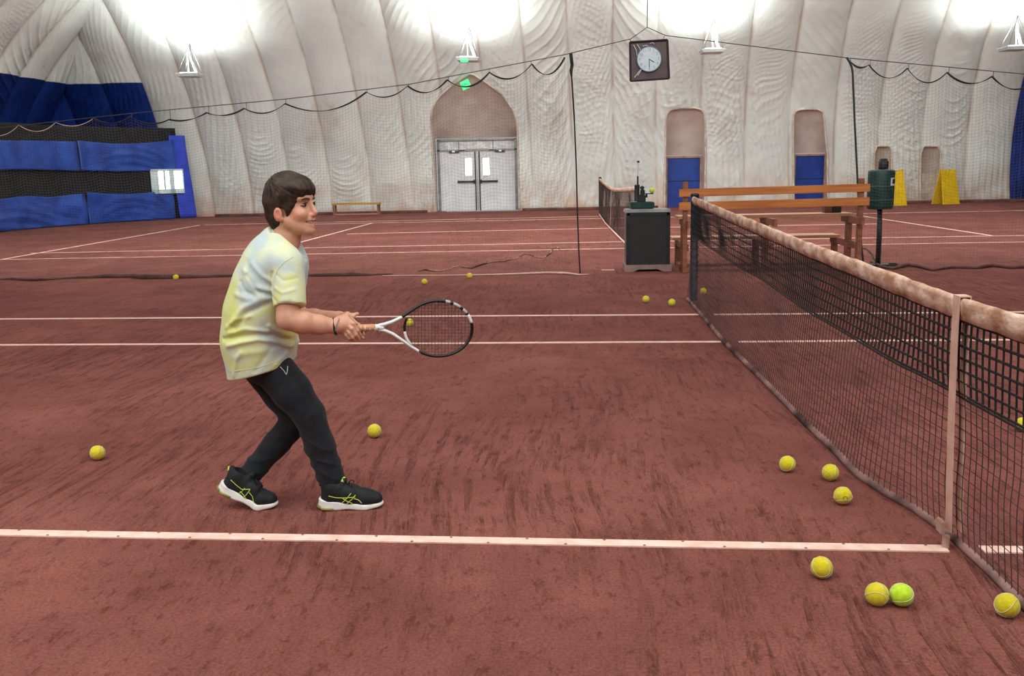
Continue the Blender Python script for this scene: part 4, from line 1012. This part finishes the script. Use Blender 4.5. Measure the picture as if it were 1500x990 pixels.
# right hand
k_ = .007
bf.cone(B(490, 477.5, -.112), B(500, 475.5, -.098), .028, .029, .012); bf.cone(B(497, 470.5, -.094), B(508, 469, -.082), .020, .016, .012); bf.cone(B(496, 482, -.098), B(504, 484, -.092), .020, .016, .012); bf.cone(B(499, 476, -.098), B(508, 476, -.09), .021, .0155, .012)
FR = [[(509, 467.5, -.080), (517, 474.5, -.094), (523, 484, -.088), (527.5, 490.5, -.066)],
      [(508.5, 473.5, -.088), (515, 481.5, -.102), (520.5, 490, -.095), (524.5, 495, -.074)],
      [(506.5, 480, -.092), (511.5, 487.5, -.103), (516, 494, -.097), (519, 498, -.080)],
      [(503.5, 485.5, -.092), (507.5, 491, -.101), (511, 495.5, -.097), (513.5, 498.5, -.085)]]
for i, f_ in enumerate(FR): bf.chain([B(*q) for q in f_], [[.0105, .0095, .0088, .0075], [.0105, .0096, .0088, .0076], [.010, .0090, .0083, .0072], [.0092, .0082, .0074, .0066]][i], .004)
bf.chain([B(499, 467, -.085), B(507, 463.5, -.062), B(515, 468.5, -.046), B(522, 474, -.044)], [.015, .0125, .0105, .008], .006)
# left hand, beyond the handle
bf.cone(B(497, 466, .06), B(508, 468, .012), .026, .024, .012); bf.cone(B(508, 463, .012), B(514, 464, .0), .017, .013, .01); bf.cone(B(506, 474, .012), B(513, 476, .0), .018, .014, .01)
for f_ in ([(512, 463, .0), (518, 461.5, -.004), (523.5, 459.5, -.004)], [(514, 470, .004), (525, 476, .006), (533, 484, -.008), (534.5, 490, -.026)], [(513, 475, .004), (522, 482, .006), (529.5, 490, -.006), (532, 494.5, -.024)], [(511, 479, .004), (518, 487, .006), (524.5, 494, -.004), (526, 497, -.02)]):
    bf.chain([B(*q) for q in f_], np.linspace(.010, .0072, len(f_)), .004)
bf.chain([B(503, 463, .03), B(509, 460.5, .004), B(517, 463.5, -.018)], [.015, .011, .0085], .006)
# head
bf.ell(hp(-.008, 0, .02), (.096, .074, .102), .02, rot=HR)
bf.ell(hp(.042, 0, -.05), (.058, .058, .074), .02, rot=HR)
for s_ in (-1, 1):
    bf.cone(hp(.015, s_*.046, -.07), hp(.078, s_*.014, -.106), .024, .018, .02)
    bf.cone(hp(.084, s_*.012, .024), hp(.070, s_*.044, .022), .016, .014, .012)
    bf.ell(hp(.070, s_*.036, -.042), (.026, .024, .024), .015, rot=HR)
bf.ell(hp(.083, 0, -.108), (.018, .022, .016), .012, rot=HR)
bf.cone(hp(.093, 0, .004), hp(.114, 0, -.036), .0085, .0105, .012); bf.ell(hp(.107, 0, -.045), (.012, .011, .008), .006, rot=HR)
for s_ in (-1, 1):
    bf.ell(hp(.100, s_*.0105, -.046), (.010, .008, .007), .006, rot=HR)
    bf.ell(hp(.100, s_*.032, -.004), (.014, .016, .0062), .008, 'sub', rot=HR)
bf.cone(hp(.093, -.016, -.064), hp(.093, .016, -.064), .012, .012, .01)          # upper lip mound
bf.cone(hp(.086, -.014, -.088), hp(.086, .014, -.088), .011, .011, .01)          # lower lip mound
for s_ in (-1, 1):                                                               # open smile, corners raised
    bf.cone(hp(.112, 0, -.0785), hp(.085, s_*.029, -.0700), .0100, .0042, .002, op='sub')
    bf.cone(hp(.1045, 0, -.0655), hp(.085, s_*.029, -.0655), .0040, .0026, .004)
    bf.cone(hp(.0985, 0, -.0905), hp(.083, s_*.027, -.0765), .0046, .0026, .004)
    # ear
    bf.ell(hp(-.008, s_*.077, -.040), (.019, .009, .028), .006, rot=HR); bf.ell(hp(-.006, s_*.087, -.036), (.010, .006, .016), .004, 'sub', rot=HR)
    bf.ell(hp(.004, s_*.074, -.058), (.009, .007, .010), .005, rot=HR)
v, q = bf.mesh()
FOOT = np.array([-2.5, .46, 0.])
boy = np_mesh('person', v, q, SKIN, None, True, origin=FOOT)
tag(boy, 'boy in tie-dyed yellow T-shirt, dark trousers and black trainers, crouching and holding a racket', 'person')
# natural skin colours: lips, cheeks, ears, knuckles
c = np.ones((len(v), 3)); L_ = (v-HC) @ np.stack([E1, E2, E3], 1)
def spot(ctr, r, col, sy=True):
    y = np.abs(L_[:, 1]) if sy else L_[:, 1]
    d = np.sqrt(((L_[:, 0]-ctr[0])/r[0])**2+((y-ctr[1])/r[1])**2+((L_[:, 2]-ctr[2])/r[2])**2); w_ = np.clip(1.5-d*1.5, 0, 1)[:, None]
    c[:] = c*(1-w_)+np.array(col)*w_
spot((.066, .052, -.046), (.034, .03, .030), (1.02, .80, .76)); spot((-.008, .08, -.04), (.03, .02, .036), (1.04, .72, .66)); spot((.112, 0, -.04), (.02, .02, .016), (1.03, .84, .80))
spot((.096, .006, -.0672), (.016, .024, .0055), (.86, .46, .44)); spot((.092, .006, -.087), (.016, .022, .0055), (.86, .46, .44)); spot((.08, .006, -.077), (.018, .020, .0065), (.42, .16, .15))
color_attr(boy, c)
def world_bvh(o):
    mw = wmat(o); return BVHTree.FromPolygons([mw @ p.co for p in o.data.vertices], [tuple(p.vertices) for p in o.data.polygons])
def hit(bvh, x, y, lift=.0):
    d = Vector(ray(x, y)).normalized(); h = bvh.ray_cast(Vector(CC), d)
    return None if h[0] is None else np.array(h[0])-np.array(d)*lift
def surf_line(bvh, pts, name, r, m, parent, n=5, k=14):
    P = curve(np.array(pts, float), k); P = [hit(bvh, x, y, r*.35) for x, y in P]; P = [p for p in P if p is not None]
    if len(P) < 3: return None
    return MB().tube(P, r, n).build(name, m, parent, True)
# face parts
TEETH = mat('teeth', lin(228, 224, 212), lin(238, 234, 224), 40, .3); EYEW = mat('shaded_eye_white', lin(150, 130, 122), None, 40, .4); IRIS = mat('dark_iris', lin(46, 30, 24), None, 90, .15)  # eye white coloured darker, the squint's shadow put into its tone
HAIRM = mat('dark_brown_hair', lin(36, 27, 22), lin(74, 58, 46), 26, .55, .7, 60, spec=.25, stretch=(1, 2.2, .55), dist=.006)
m = MB(); A = []
for z in (-.0665, -.0785): A.append([hp(.1015-.34*abs(y)-(.0 if z > -.07 else .001), y, z+.10*abs(y)) for y in np.linspace(-.024, .024, 9)])
m.sheet(A, tuple(-.004*E1)); m.build('teeth', TEETH, boy, True)
for s_ in (-1, 1):
    ec = hp(.082, s_*.033, -.0045); bm = bmesh.new(); bmesh.ops.create_uvsphere(bm, u_segments=18, v_segments=12, radius=.0122); bmesh.ops.scale(bm, vec=(1, 1.1, .40), verts=bm.verts)
    me = bpy.data.meshes.new('eyeball'); 
    for f_ in bm.faces: f_.smooth = True
    bm.to_mesh(me); bm.free(); me.materials.append(EYEW); e = link('eyeball', me, None, ec); e.rotation_euler = (0, 0, hy); attach(e, boy)
    gz = E1*.93+E2*s_*.12; gz /= np.linalg.norm(gz); bm = bmesh.new(); bmesh.ops.create_uvsphere(bm, u_segments=12, v_segments=8, radius=.0066); bmesh.ops.scale(bm, vec=(.8, 1, 1.0), verts=bm.verts); me = bpy.data.meshes.new('iris'); bm.to_mesh(me); bm.free(); me.materials.append(IRIS)
    attach(link('iris', me, None, ec+gz*.0095), e)
    m = MB(); m.tube([hp(.0945-.0002, s_*.021, -.001), hp(.0965, s_*.028, .0035), hp(.0945, s_*.037, .0035), hp(.086, s_*.046, -.001)], [.0012, .0019, .0021, .0014], 6); m.build('eyelash', HAIRM, boy, True)
    m = MB(); m.tube([hp(.1015, s_*.013, .0145), hp(.1005, s_*.024, .0195), hp(.094, s_*.036, .0205), hp(.082, s_*.048, .015)], [.0018, .0036, .0032, .0012], 6); m.build('eyebrow', HAIRM, boy, True)
# hair
hf = Field(HC-.16, HC+.16, .0026)
hf.ell(hp(-.006, 0, .030), (.103, .085, .098), .01, rot=HR); hf.ell(hp(.045, 0, .055), (.062, .072, .052), .02, rot=HR)
hf.chain([hp(-.050, 0, .0), hp(-.052, 0, -.05), hp(-.050, 0, -.100)], [.056, .050, .030], .02, 1.25)
for s_ in (-1, 1): hf.chain([hp(.0, s_*.05, .02), hp(.016, s_*.054, -.018), hp(.026, s_*.062, -.046)], [.036, .028, .011], .012); hf.chain([hp(-.03, s_*.045, .0), hp(-.034, s_*.046, -.05), hp(-.036, s_*.036, -.094)], [.036, .026, .014], .012)
for s_ in (-1, 1): hf.ell(hp(.002, s_*.084, -.046), (.023, .030, .033), .006, 'sub', rot=HR)
hf.cut(hp(.106, 0, .050), .777*E1-.629*E3, .010); hf.cut(hp(0, 0, -.112), -E3, .006)
CRN = hp(-.055, 0, .10); nA = snoise(88, 18, 1.0); nB = snoise(89, 18, 1.0)
def hairdisp(x, y, z):
    dx = (x-CRN[0])*E1[0]+(y-CRN[1])*E1[1]; dy = (x-CRN[0])*E2[0]+(y-CRN[1])*E2[1]; dz = z-CRN[2]
    r_ = np.sqrt(dx**2+dy**2+dz**2); az = np.arctan2(dy, dx+1e-6); el = np.arctan2(dz, np.hypot(dx, dy))
    a = np.where(np.abs(dy) > .02, np.arctan2(dz+.0, dx), az)
    return .0048*nA(a*12+r_*8, az*5+r_*6)+.0028*nB(a*30+r_*12, az*12)+.003*nB(x*60, z*60)
hf.disp(hairdisp, .012)
v, q = hf.mesh(); np_mesh('hair', v, q, HAIRM, boy)
m = MB(); rs = random.Random(5)                      # loose locks over the cap of hair
hb = None

# ---- T-shirt
TEE = bpy.data.materials.new('tie_dyed_cotton'); TEE.use_nodes = True; nt = TEE.node_tree; N = nt.nodes; L = nt.links; b = N['Principled BSDF']; b.inputs['Roughness'].default_value = .9; b.inputs['Specular IOR Level'].default_value = .15; b.inputs['Sheen Weight'].default_value = .15
tc = N.new('ShaderNodeTexCoord')
n = N.new('ShaderNodeTexNoise'); n.inputs['Scale'].default_value = 5.2; n.inputs['Detail'].default_value = 3; n.inputs['Distortion'].default_value = .8; L.new(tc.outputs['Object'], n.inputs['Vector'])
r = N.new('ShaderNodeValToRGB'); L.new(n.outputs[0], r.inputs[0]); r.color_ramp.elements[0].position = .36; r.color_ramp.elements[0].color = lin(186, 198, 197); r.color_ramp.elements[1].position = .66; r.color_ramp.elements[1].color = lin(212, 215, 130)
e = r.color_ramp.elements.new(.50); e.color = lin(210, 214, 178)
L.new(r.outputs[0], b.inputs['Base Color'])
n2 = N.new('ShaderNodeTexNoise'); n2.inputs['Scale'].default_value = 34; n2.inputs['Detail'].default_value = 4; L.new(tc.outputs['Object'], n2.inputs['Vector']); bp = N.new('ShaderNodeBump'); bp.inputs['Strength'].default_value = .25; bp.inputs['Distance'].default_value = .006; L.new(n2.outputs[0], bp.inputs['Height']); L.new(bp.outputs[0], b.inputs['Normal'])
sf = Field((B(310, 400)[0], YP-.29, B(380, 570)[2]), (B(470, 400)[0], YP+.29, B(400, 325)[2]), .0035)
sf.chain([B(414, 352), B(405, 382), B(394, 420), B(383, 460), B(379, 500), B(385, 556)], [.072, .116, .130, .136, .137, .137], .05, 1.24)
sf.chain([B(417, 387, -.115), B(417, 387, .115)], [.074, .074], .04)
sf.chain([B(381, 500), B(387, 556)], [.124, .126], .02, 1.45)
for s_, r1, r2 in ((-1, .070, .0625), (1, .068, .062)):
    a_ = B(420, 392, s_*.125); c_2 = B(425, 449, s_*.182); _cone_plane(sf, a_, c_2, r1, r2, .012, c_2, (c_2-a_)+np.array([-.004, 0, 0]))
h0, h1 = B(335, 553), B(434, 527); hd = h1-h0; hn = np.array([hd[2], 0, -hd[0]]); sf.cut(h0, hn, .008)
c0, c1 = B(401.5, 337), B(447, 377); cdn = c1-c0; cn = np.array([-cdn[2], 0, cdn[0]]); 
sl_, x_, y_, z_ = sf.block(sf.lo, sf.lo+sf.h*sf.n); cu_ = cn/np.linalg.norm(cn)
sf.put(np.maximum(-((x_-c0[0])*cu_[0]+(z_-c0[2])*cu_[2]), np.abs(y_-YP)-.082).astype(np.float32), sl_, .006, 'sub')
# folds: (photo line, depth, half-width); pushed in or out where the near side faces us, mirrored on the far side
FOLDS = [([(405, 397), (402, 415), (403, 440)], -.010, .006), ([(372, 385), (388, 402), (402, 410)], .008, .011), ([(360, 395), (378, 418), (402, 424)], .010, .012), ([(366, 402), (384, 425), (400, 431)], -.009, .009),
         ([(350, 430), (370, 436), (392, 430)], .007, .012), ([(345, 470), (362, 448), (390, 436), (402, 434)], .011, .012), ([(350, 478), (368, 456), (396, 443)], -.009, .010), ([(356, 412), (364, 424), (380, 432)], -.006, .009),
         ([(335, 478), (350, 466), (372, 460)], .008, .010), ([(340, 486), (366, 478), (395, 484)], .009, .010), ([(330, 496), (355, 490), (380, 486), (402, 490), (424, 506)], -.013, .010), ([(338, 504), (362, 497), (384, 494), (404, 499), (420, 512)], .012, .011),
         ([(398, 476), (412, 490), (424, 508)], .010, .009), ([(350, 520), (370, 512), (400, 512)], .005, .014), ([(346, 548), (352, 525), (360, 512)], .006, .010), ([(380, 540), (392, 520), (400, 508)], -.005, .010), ([(405, 534), (416, 520), (424, 508)], .006, .009),
         ([(412, 418), (424, 424), (440, 420)], .005, .007), ([(408, 432), (420, 440), (436, 436)], -.005, .007), ([(414, 400), (424, 408), (440, 405)], -.004, .007)]
FW = []
for pts, am, w_ in FOLDS:
    P = np.array([B(x, y, -.13)[[0, 2]] for x, y in pts]); FW.append((curve(P, 12), am, w_))
nS = snoise(17, 16, 9., 3)
def shirtdisp(x, y, z):
    d = .0035*nS(x, y, z*1.3)+.003*nS(x*2.2, y*2.2, z*2)
    f = np.clip(np.abs(y-YP)/.06, 0, 1)
    for P, am, w_ in FW:
        dm = np.full(x.shape, 9.)
        for i in range(len(P)-1):
            ax, az = P[i]; bx, bz = P[i+1]-P[i]; t = np.clip(((x-ax)*bx+(z-az)*bz)/(bx*bx+bz*bz+1e-12), 0, 1)
            dm = np.minimum(dm, np.hypot(x-ax-t*bx, z-az-t*bz))
        d = d+.55*am*np.exp(-(dm/w_)**2)*f
    return d
sf.disp(shirtdisp, .03)
v, q = sf.mesh(); shirt = np_mesh('tshirt', v, q, TEE, boy)
m = MB(); A = []
cm = (c0+c1)/2; ca_ = cdn/2*1.0; up = cn/np.linalg.norm(cn)
ring = [cm+ca_*math.cos(t)*1.0+np.array([0, .074, 0])*math.sin(t)+up*(-.004) for t in np.linspace(0, 6.2832, 33)[:-1]]
m.tube(ring, .0085, 8, closed=True); m.build('collar', TEE, shirt, True)
sb = world_bvh(shirt)
STI = mat('hem_stitch', lin(190, 196, 176), None, 30, .9)
surf_line(sb, [(337, 545), (380, 538), (431, 520)], 'hem_stitching', .0012, STI, shirt)
surf_line(sb, [(405.5, 443), (424, 444), (443, 442)], 'sleeve_stitching', .0012, STI, shirt)
surf_line(sb, [(402, 426), (401, 412), (406, 396), (416, 384), (430, 376)], 'shoulder_seam', .0011, STI, shirt)

# ---- trousers
PANT = mat('dark_sweatpants', lin(16, 19, 23), lin(27, 31, 37), 30, .9, .4, 180, sheen=.08, dist=.004)
pf = Field((B(325, 600)[0], YP-.24, B(400, 728)[2]), (B(530, 600)[0], YP+.24, B(400, 505)[2]), .0036)
pf.ell(B(386, 526), (.10, .135, .10), .03)
pf.chain([B(398, 538, -.052), B(428, 573, -.055), B(453, 606, -.052), B(468, 650, -.042), B(483, 692, -.034)], [.083, .079, .066, .058, .051], .018)
e_, f2 = B(483, 692, -.034), B(490, 718, -.032); _cone_plane(pf, e_, f2, .051, .050, .012, f2, f2-e_)
pf.chain([B(386, 538, .07), B(412, 576, .07), B(436, 612, .06), B(404, 650, .045), B(375, 684, .02)], [.088, .078, .063, .055, .047], .018)
e_, f2 = B(375, 684, .02), B(361, 703, .008); _cone_plane(pf, e_, f2, .047, .046, .012, f2, f2-e_)
nP = snoise(27, 18, 14., 3); nQ = snoise(29, 14, 1., 2)
def pantdisp(x, y, z):
    low = np.clip((.42-z)/.2, .25, 1)
    ring_ = np.abs(np.sin((z+.45*(x+2.5))*48+2.2*nQ(x*14, z*14)+1.5*nQ(y*18, z*6)))
    return .0042*nP(x, y, z)+.003*nP(x*.6+z*.5, y*.6, z*1.5)+low*.0030*(1-ring_)**1.5*2*np.clip(.5+1.4*nQ(x*9+3, z*9+y*8), 0, 1)-.001
pf.disp(pantdisp, .02)
v, q = pf.mesh(); pants = np_mesh('trousers', v, q, PANT, boy)
pb_ = world_bvh(pants); PALE = mat('pale_print', lin(196, 196, 186), None, 30, .6)
surf_line(pb_, [(410.5, 537), (416, 543), (419.5, 549), (421, 543), (421.5, 536)], 'pocket_zip', .0016, PALE, pants)

# ---- shoes
SOLE = mat('white_foam_sole', lin(222, 216, 208), lin(238, 234, 228), 14, .6, .1); UPPER = mat('black_knit_upper', lin(16, 17, 20), lin(30, 32, 36), 90, .75, .4, 400, dist=.002)
LIME = mat('lime_print', lin(196, 214, 70), lin(212, 226, 96), 30, .5); OLIVE = mat('olive_heel_rubber', lin(128, 124, 58), lin(150, 146, 76), 20, .6); LACE = mat('black_lace', lin(20, 20, 22), None, 30, .8)
def shoe(name, org, yaw, pitch, px_lines, label, mirror):
    u_ = Field((-.02, -.07, -.01), (.285, .07, .15), .0026); l_ = Field((-.02, -.07, -.02), (.285, .07, .08), .0024)
    # upper
    u_.chain([(.040, 0, .052), (.046, 0, .080), (.052, 0, .096)], [.034, .034, .036], .015); u_.chain([(.085, 0, .070), (.13, 0, .062), (.185, 0, .042), (.225, .002*mirror, .036)], [.036, .037, .035, .027], .02)
    u_.chain([(.04, 0, .045), (.12, 0, .04), (.19, .003*mirror, .036), (.228, .004*mirror, .034)], [.033, .034, .038, .030], .015)
    u_.cone((.022, 0, .085), (.014, 0, .113), .014, .011, .01); u_.cone((.092, 0, .095), (.104, 0, .120), .017, .012, .012, 1.6)
    u_.ell((.058, 0, .118), (.030, .024, .032), .008, 'sub'); u_.cut((0, 0, .022), (0, 0, -1), .004)
    # sole: footprint extruded
    sl, x, y, z = l_.block(l_.lo, l_.lo+l_.h*l_.n)
    def c2(a, b, r1, r2):
        bx, by = b[0]-a[0], b[1]-a[1]; t = np.clip(((x-a[0])*bx+(y-a[1])*by)/(bx*bx+by*by), 0, 1); return np.hypot(x-a[0]-t*bx, y-a[1]-t*by)-(r1+t*(r2-r1))
    d = np.minimum(np.minimum(c2((.030, 0), (.12, .0), .037, .036), c2((.12, 0), (.185, .004*mirror), .036, .047)), c2((.185, .004*mirror), (.226, .004*mirror), .047, .034))
    bot = .010*np.clip((x-.19)/.07, 0, 1)**1.6+.012*np.clip((.03-x)/.05, 0, 1)**2+.003*np.sin(np.clip((x-.08)/.08, 0, 1)*math.pi); top = np.interp(x.ravel(), [-.02, .02, .09, .17, .22, .27], [.052, .046, .036, .027, .024, .027]).reshape(x.shape)
    d = d-.004*np.clip(1-(z-bot)/.03, 0, 1)
    e = np.maximum(bot-z, z-top); k = .010; hh = np.maximum(k-np.abs(d-e), 0)/k; l_.g = (np.maximum(d, e)+hh*hh*k*.25).astype(np.float32)
    cy, sy = math.cos(yaw), math.sin(yaw)
    def place(p):
        p = np.asarray(p, float).copy(); x_, z_ = p[:, 0].copy(), p[:, 2].copy()
        if pitch:                                           # bent at the ball of the foot, heel lifted
            t = np.clip((.205-x_)/.055, 0, 1); a = -pitch*(t*t*(3-2*t)); xb = .182
            p[:, 0] = xb+(x_-xb)*np.cos(a)-z_*np.sin(a)*1.0*-1*-1; p[:, 2] = z_*np.cos(a)+(x_-xb)*np.sin(a)
        return np.stack([org[0]+p[:, 0]*cy-p[:, 1]*sy, org[1]+p[:, 0]*sy+p[:, 1]*cy, org[2]+p[:, 2]], 1)
    v, q = u_.mesh(); up_ = np_mesh(name, place(v), q, UPPER, boy); up_['label'] = label
    v, q = l_.mesh(); so = np_mesh('sole', place(v), q, SOLE, up_)
    bv = world_bvh(up_)
    for pl in px_lines: surf_line(bv, [(300+a/3.96, 520+b_/3.96) for a, b_ in pl], 'side_stripe', .0017, LIME, up_)
    def tb(nm, pts, r, mm): MB().tube(place(np.array(pts)), r, 6).build(nm, mm, up_, True)
    for k in range(4):
        x_ = .118+.020*k; zt = .103-.014*k-.25*(k*.02)**1.2
        tb('lace', [(x_-.004, -.026, zt-.014), (x_, -.012, zt-.003), (x_+.002, 0, zt), (x_+.004, .012, zt-.003), (x_+.008, .026, zt-.014)], .0026, LACE)
    for s_ in (-1, 1): tb('lace_loop', [(.118, s_*.004, .104), (.128, s_*.018, .114), (.140, s_*.028, .106), (.134, s_*.022, .092), (.120, s_*.006, .100)], .0024, LACE)
    tb('tongue_top', [(.098, -.018, .118), (.104, 0, .128), (.098, .018, .118)], .0075, LIME if not pitch else UPPER)
    tb('heel_tab', [(.006, -.008, .100), (.002, 0, .112), (.006, .008, .100)], .005, UPPER if not pitch else LIME)
    tb('heel_wedge', [(.010, -.030, .012), (-.004, -.016, .013), (-.008, 0, .013), (-.004, .016, .013), (.010, .030, .012)] if 1 else [], .0085, OLIVE)
    tb('heel_wedge', [(.010, -.036, .009), (.03, -.039, .008), (.06, -.038, .006)], .006, OLIVE)
    return up_
ST1 = [[(718, 818), (760, 828), (815, 829), (872, 824)], [(848, 802), (826, 830), (792, 862)], [(874, 812), (852, 838), (822, 864)], [(864, 832), (890, 840), (902, 850), (911, 860)], [(800, 832), (824, 848), (858, 862)]]
ST2 = [[(150, 724), (180, 752), (215, 780), (264, 778)], [(232, 772), (212, 795), (190, 806)], [(262, 782), (240, 812), (218, 830)], [(258, 798), (276, 820), (286, 866)], [(205, 790), (228, 815), (250, 850)]]
hq = G(464, 751); shoe('shoe', (hq[0]+.004, hq[1]+.055, 0), rad(3), 0, ST1, 'right black trainer standing flat with lime tongue', 1)
tq = G(377, 750); shoe('shoe', (tq[0]-.192, tq[1]+.055, 0), rad(2), rad(25), ST2, 'left black trainer with its heel lifted off the clay', -1)
# socks, wrist bands
m = MB(); m.tube([B(488, 706, -.03), B(489, 722, -.03), B(487, 732, -.03)], [.041, .041, .036], 14); m.build('sock', UPPER, boy, True)
m = MB(); m.tube([B(366, 690, .012), B(358, 702, .006), B(352, 711, .0)], [.040, .041, .036], 14); m.build('sock', UPPER, boy, True)
wc = B(490.5, 478, -.113)
def band(px, tilt, r, rt, m_, nm):
    c_ = B(px, 478, -.113); ax = np.array([1, .12, tilt]); ax /= np.linalg.norm(ax); u = np.cross(ax, [0, 1, 0]); u /= np.linalg.norm(u); w_ = np.cross(ax, u)
    MB().tube([c_+r*(u*math.cos(t)+w_*math.sin(t)) for t in np.linspace(0, 6.2832, 25)[:-1]], rt, 6, closed=True).build(nm, m_, boy, True)
band(490.6, .15, .0325, .0042, BLKP, 'wristband'); band(493.5, -.35, .033, .0026, mat('grey_wristband', lin(128, 124, 124), None, 30, .6), 'wristband')

# ================================================================== RACKET
PB0 = B(500, 480.5, -.045); ra = rad(20); NR = np.array([math.sin(ra), -math.cos(ra), 0.])
def RP(x, y, off=0.): d = ray(x, y); t = ((PB0-CC)@NR)/(d@NR); return CC+t*d+NR*off
rk = empty('tennis_racket', RP(520, 480), 'black and white tennis racket with tan grip held out by the boy', 'racket')
RWH = mat('white_racket_lacquer', lin(222, 220, 220), lin(232, 230, 230), 20, .3); RBK = mat('black_racket_lacquer', lin(18, 18, 20), lin(28, 28, 30), 20, .3)
GRIP = mat('tan_grip', lin(196, 140, 108), lin(214, 160, 128), 30, .8, .3, 120); GRIPE = mat('pale_grip_edge', lin(226, 190, 168), None, 30, .8)
def pxp(pts, k=24): return curve(np.array(pts, float), k)
def rtube(nm, pts, r, m_, k=24, wide=1.35, n=10, par=None, closed=False):
    """frame tube, a bit deeper than wide"""
    P = np.array([RP(x, y) for x, y in (pxp(pts, k) if not closed else pts)]); K = len(P); T = np.gradient(P, axis=0) if not closed else np.roll(P, -1, 0)-np.roll(P, 1, 0); T /= np.linalg.norm(T, axis=1)[:, None]
    rr = np.interp(np.linspace(0, 1, K), np.linspace(0, 1, len(r)), r) if not np.isscalar(r) else np.full(K, r); vs = []
    for i in range(K):
        s_ = np.cross(T[i], NR); vs += [P[i]+rr[i]*(s_*math.cos(t)+NR*wide*math.sin(t)) for t in np.linspace(0, 6.2832, n+1)[:-1]]
    fs = [(i*n+j, i*n+(j+1) % n, ((i+1) % K)*n+(j+1) % n, ((i+1) % K)*n+j) for i in range(K if closed else K-1) for j in range(n)]
    if not closed: fs += [tuple(range(n))[::-1], tuple(range((K-1)*n, K*n))]
    m = MB(); m.add(vs, fs); return m.build(nm, m_, par or rk, True)
def ell_(a0, a1, n, rx=49.5, ry=40.5): return [(642+rx*math.cos(rad(a)), 481-ry*math.sin(rad(a))) for a in np.linspace(a0, a1, n)]
gr_ = rtube('grip', [(503, 480.5), (549, 479.5)], .0142, GRIP, 16, 1.1, 8)
for x in (527, 533.5, 540.5, 547.5): rtube('grip_wrap', [(x, 480.2), (x+1.3, 480.2)], .0147, GRIPE, 3, 1.1, 8, gr_)
rtube('butt_cap', [(498.5, 480.6), (504, 480.6)], .0165, RWH, 5, 1.1, 8)
rtube('throat', [(548.5, 479.7), (556, 479.8), (562, 480)], [.0145, .014, .0095], RWH, 8, 1.0, 10)
rtube('throat_arm', [(554, 476.8), (563, 475), (575, 471), (589, 464.2)], [.0075, .0075, .007, .0068], RWH)
rtube('throat_arm', [(554, 482.6), (563, 483.8), (575, 489), (590, 499), (603, 508.3), (616, 516)], [.0075, .0075, .007, .0065, .0062], RWH)
up_px = [(588.5, 464.5), (601, 455.8), (610, 450)]+ell_(128, -126, 70)
hoop = rtube('hoop', up_px, .0068, RBK, 90)
rtube('bridge', ell_(158, 186, 8), .0055, RBK, 12); rtube('bridge', ell_(186, 216, 8), .0055, RWH, 12)
for a0, a1 in ((78, 70), (64, 50), (44, 34)): rtube('hoop_stripe', ell_(a0, a1, 6, 49.6, 40.6), .0071, mat('pale_stripe', lin(176, 172, 174), None, 30, .3), 6, 1.36, 10, hoop)
rtube('hoop_stripe', ell_(30, 12, 6, 49.6, 40.6), .0072, RWH, 6, 1.36, 10, hoop)
STR = mat('string', lin(40, 34, 34), lin(92, 78, 72), 120, .4)
for k in range(-8, 8):
    y = (k+.5)*4.55; w_ = 48*math.sqrt(max(0, 1-(y/39.5)**2))
    if w_ > 6: MB().tube([RP(642-w_+(0), 481+y), RP(642+w_, 481+y)], .00085, 4).build('main_string', STR, rk)
for k in range(-9, 10):
    x = k*4.9; h_ = 39*math.sqrt(max(0, 1-(x/48.5)**2))
    if h_ > 6: MB().tube([RP(642+x, 481-h_, .0008), RP(642+x, 481+h_, .0008)], .00085, 4).build('cross_string', STR, rk)
surf_b = None
c_e = RP(553.5, 479.6, .0152); MB().tube([c_e+np.array([-.004, 0, -.002]), c_e, c_e+np.array([.004, 0, -.003])], .0014, 4).build('throat_emblem', mat('blue_grey_emblem', lin(70, 110, 130), None, 30, .4), rk)
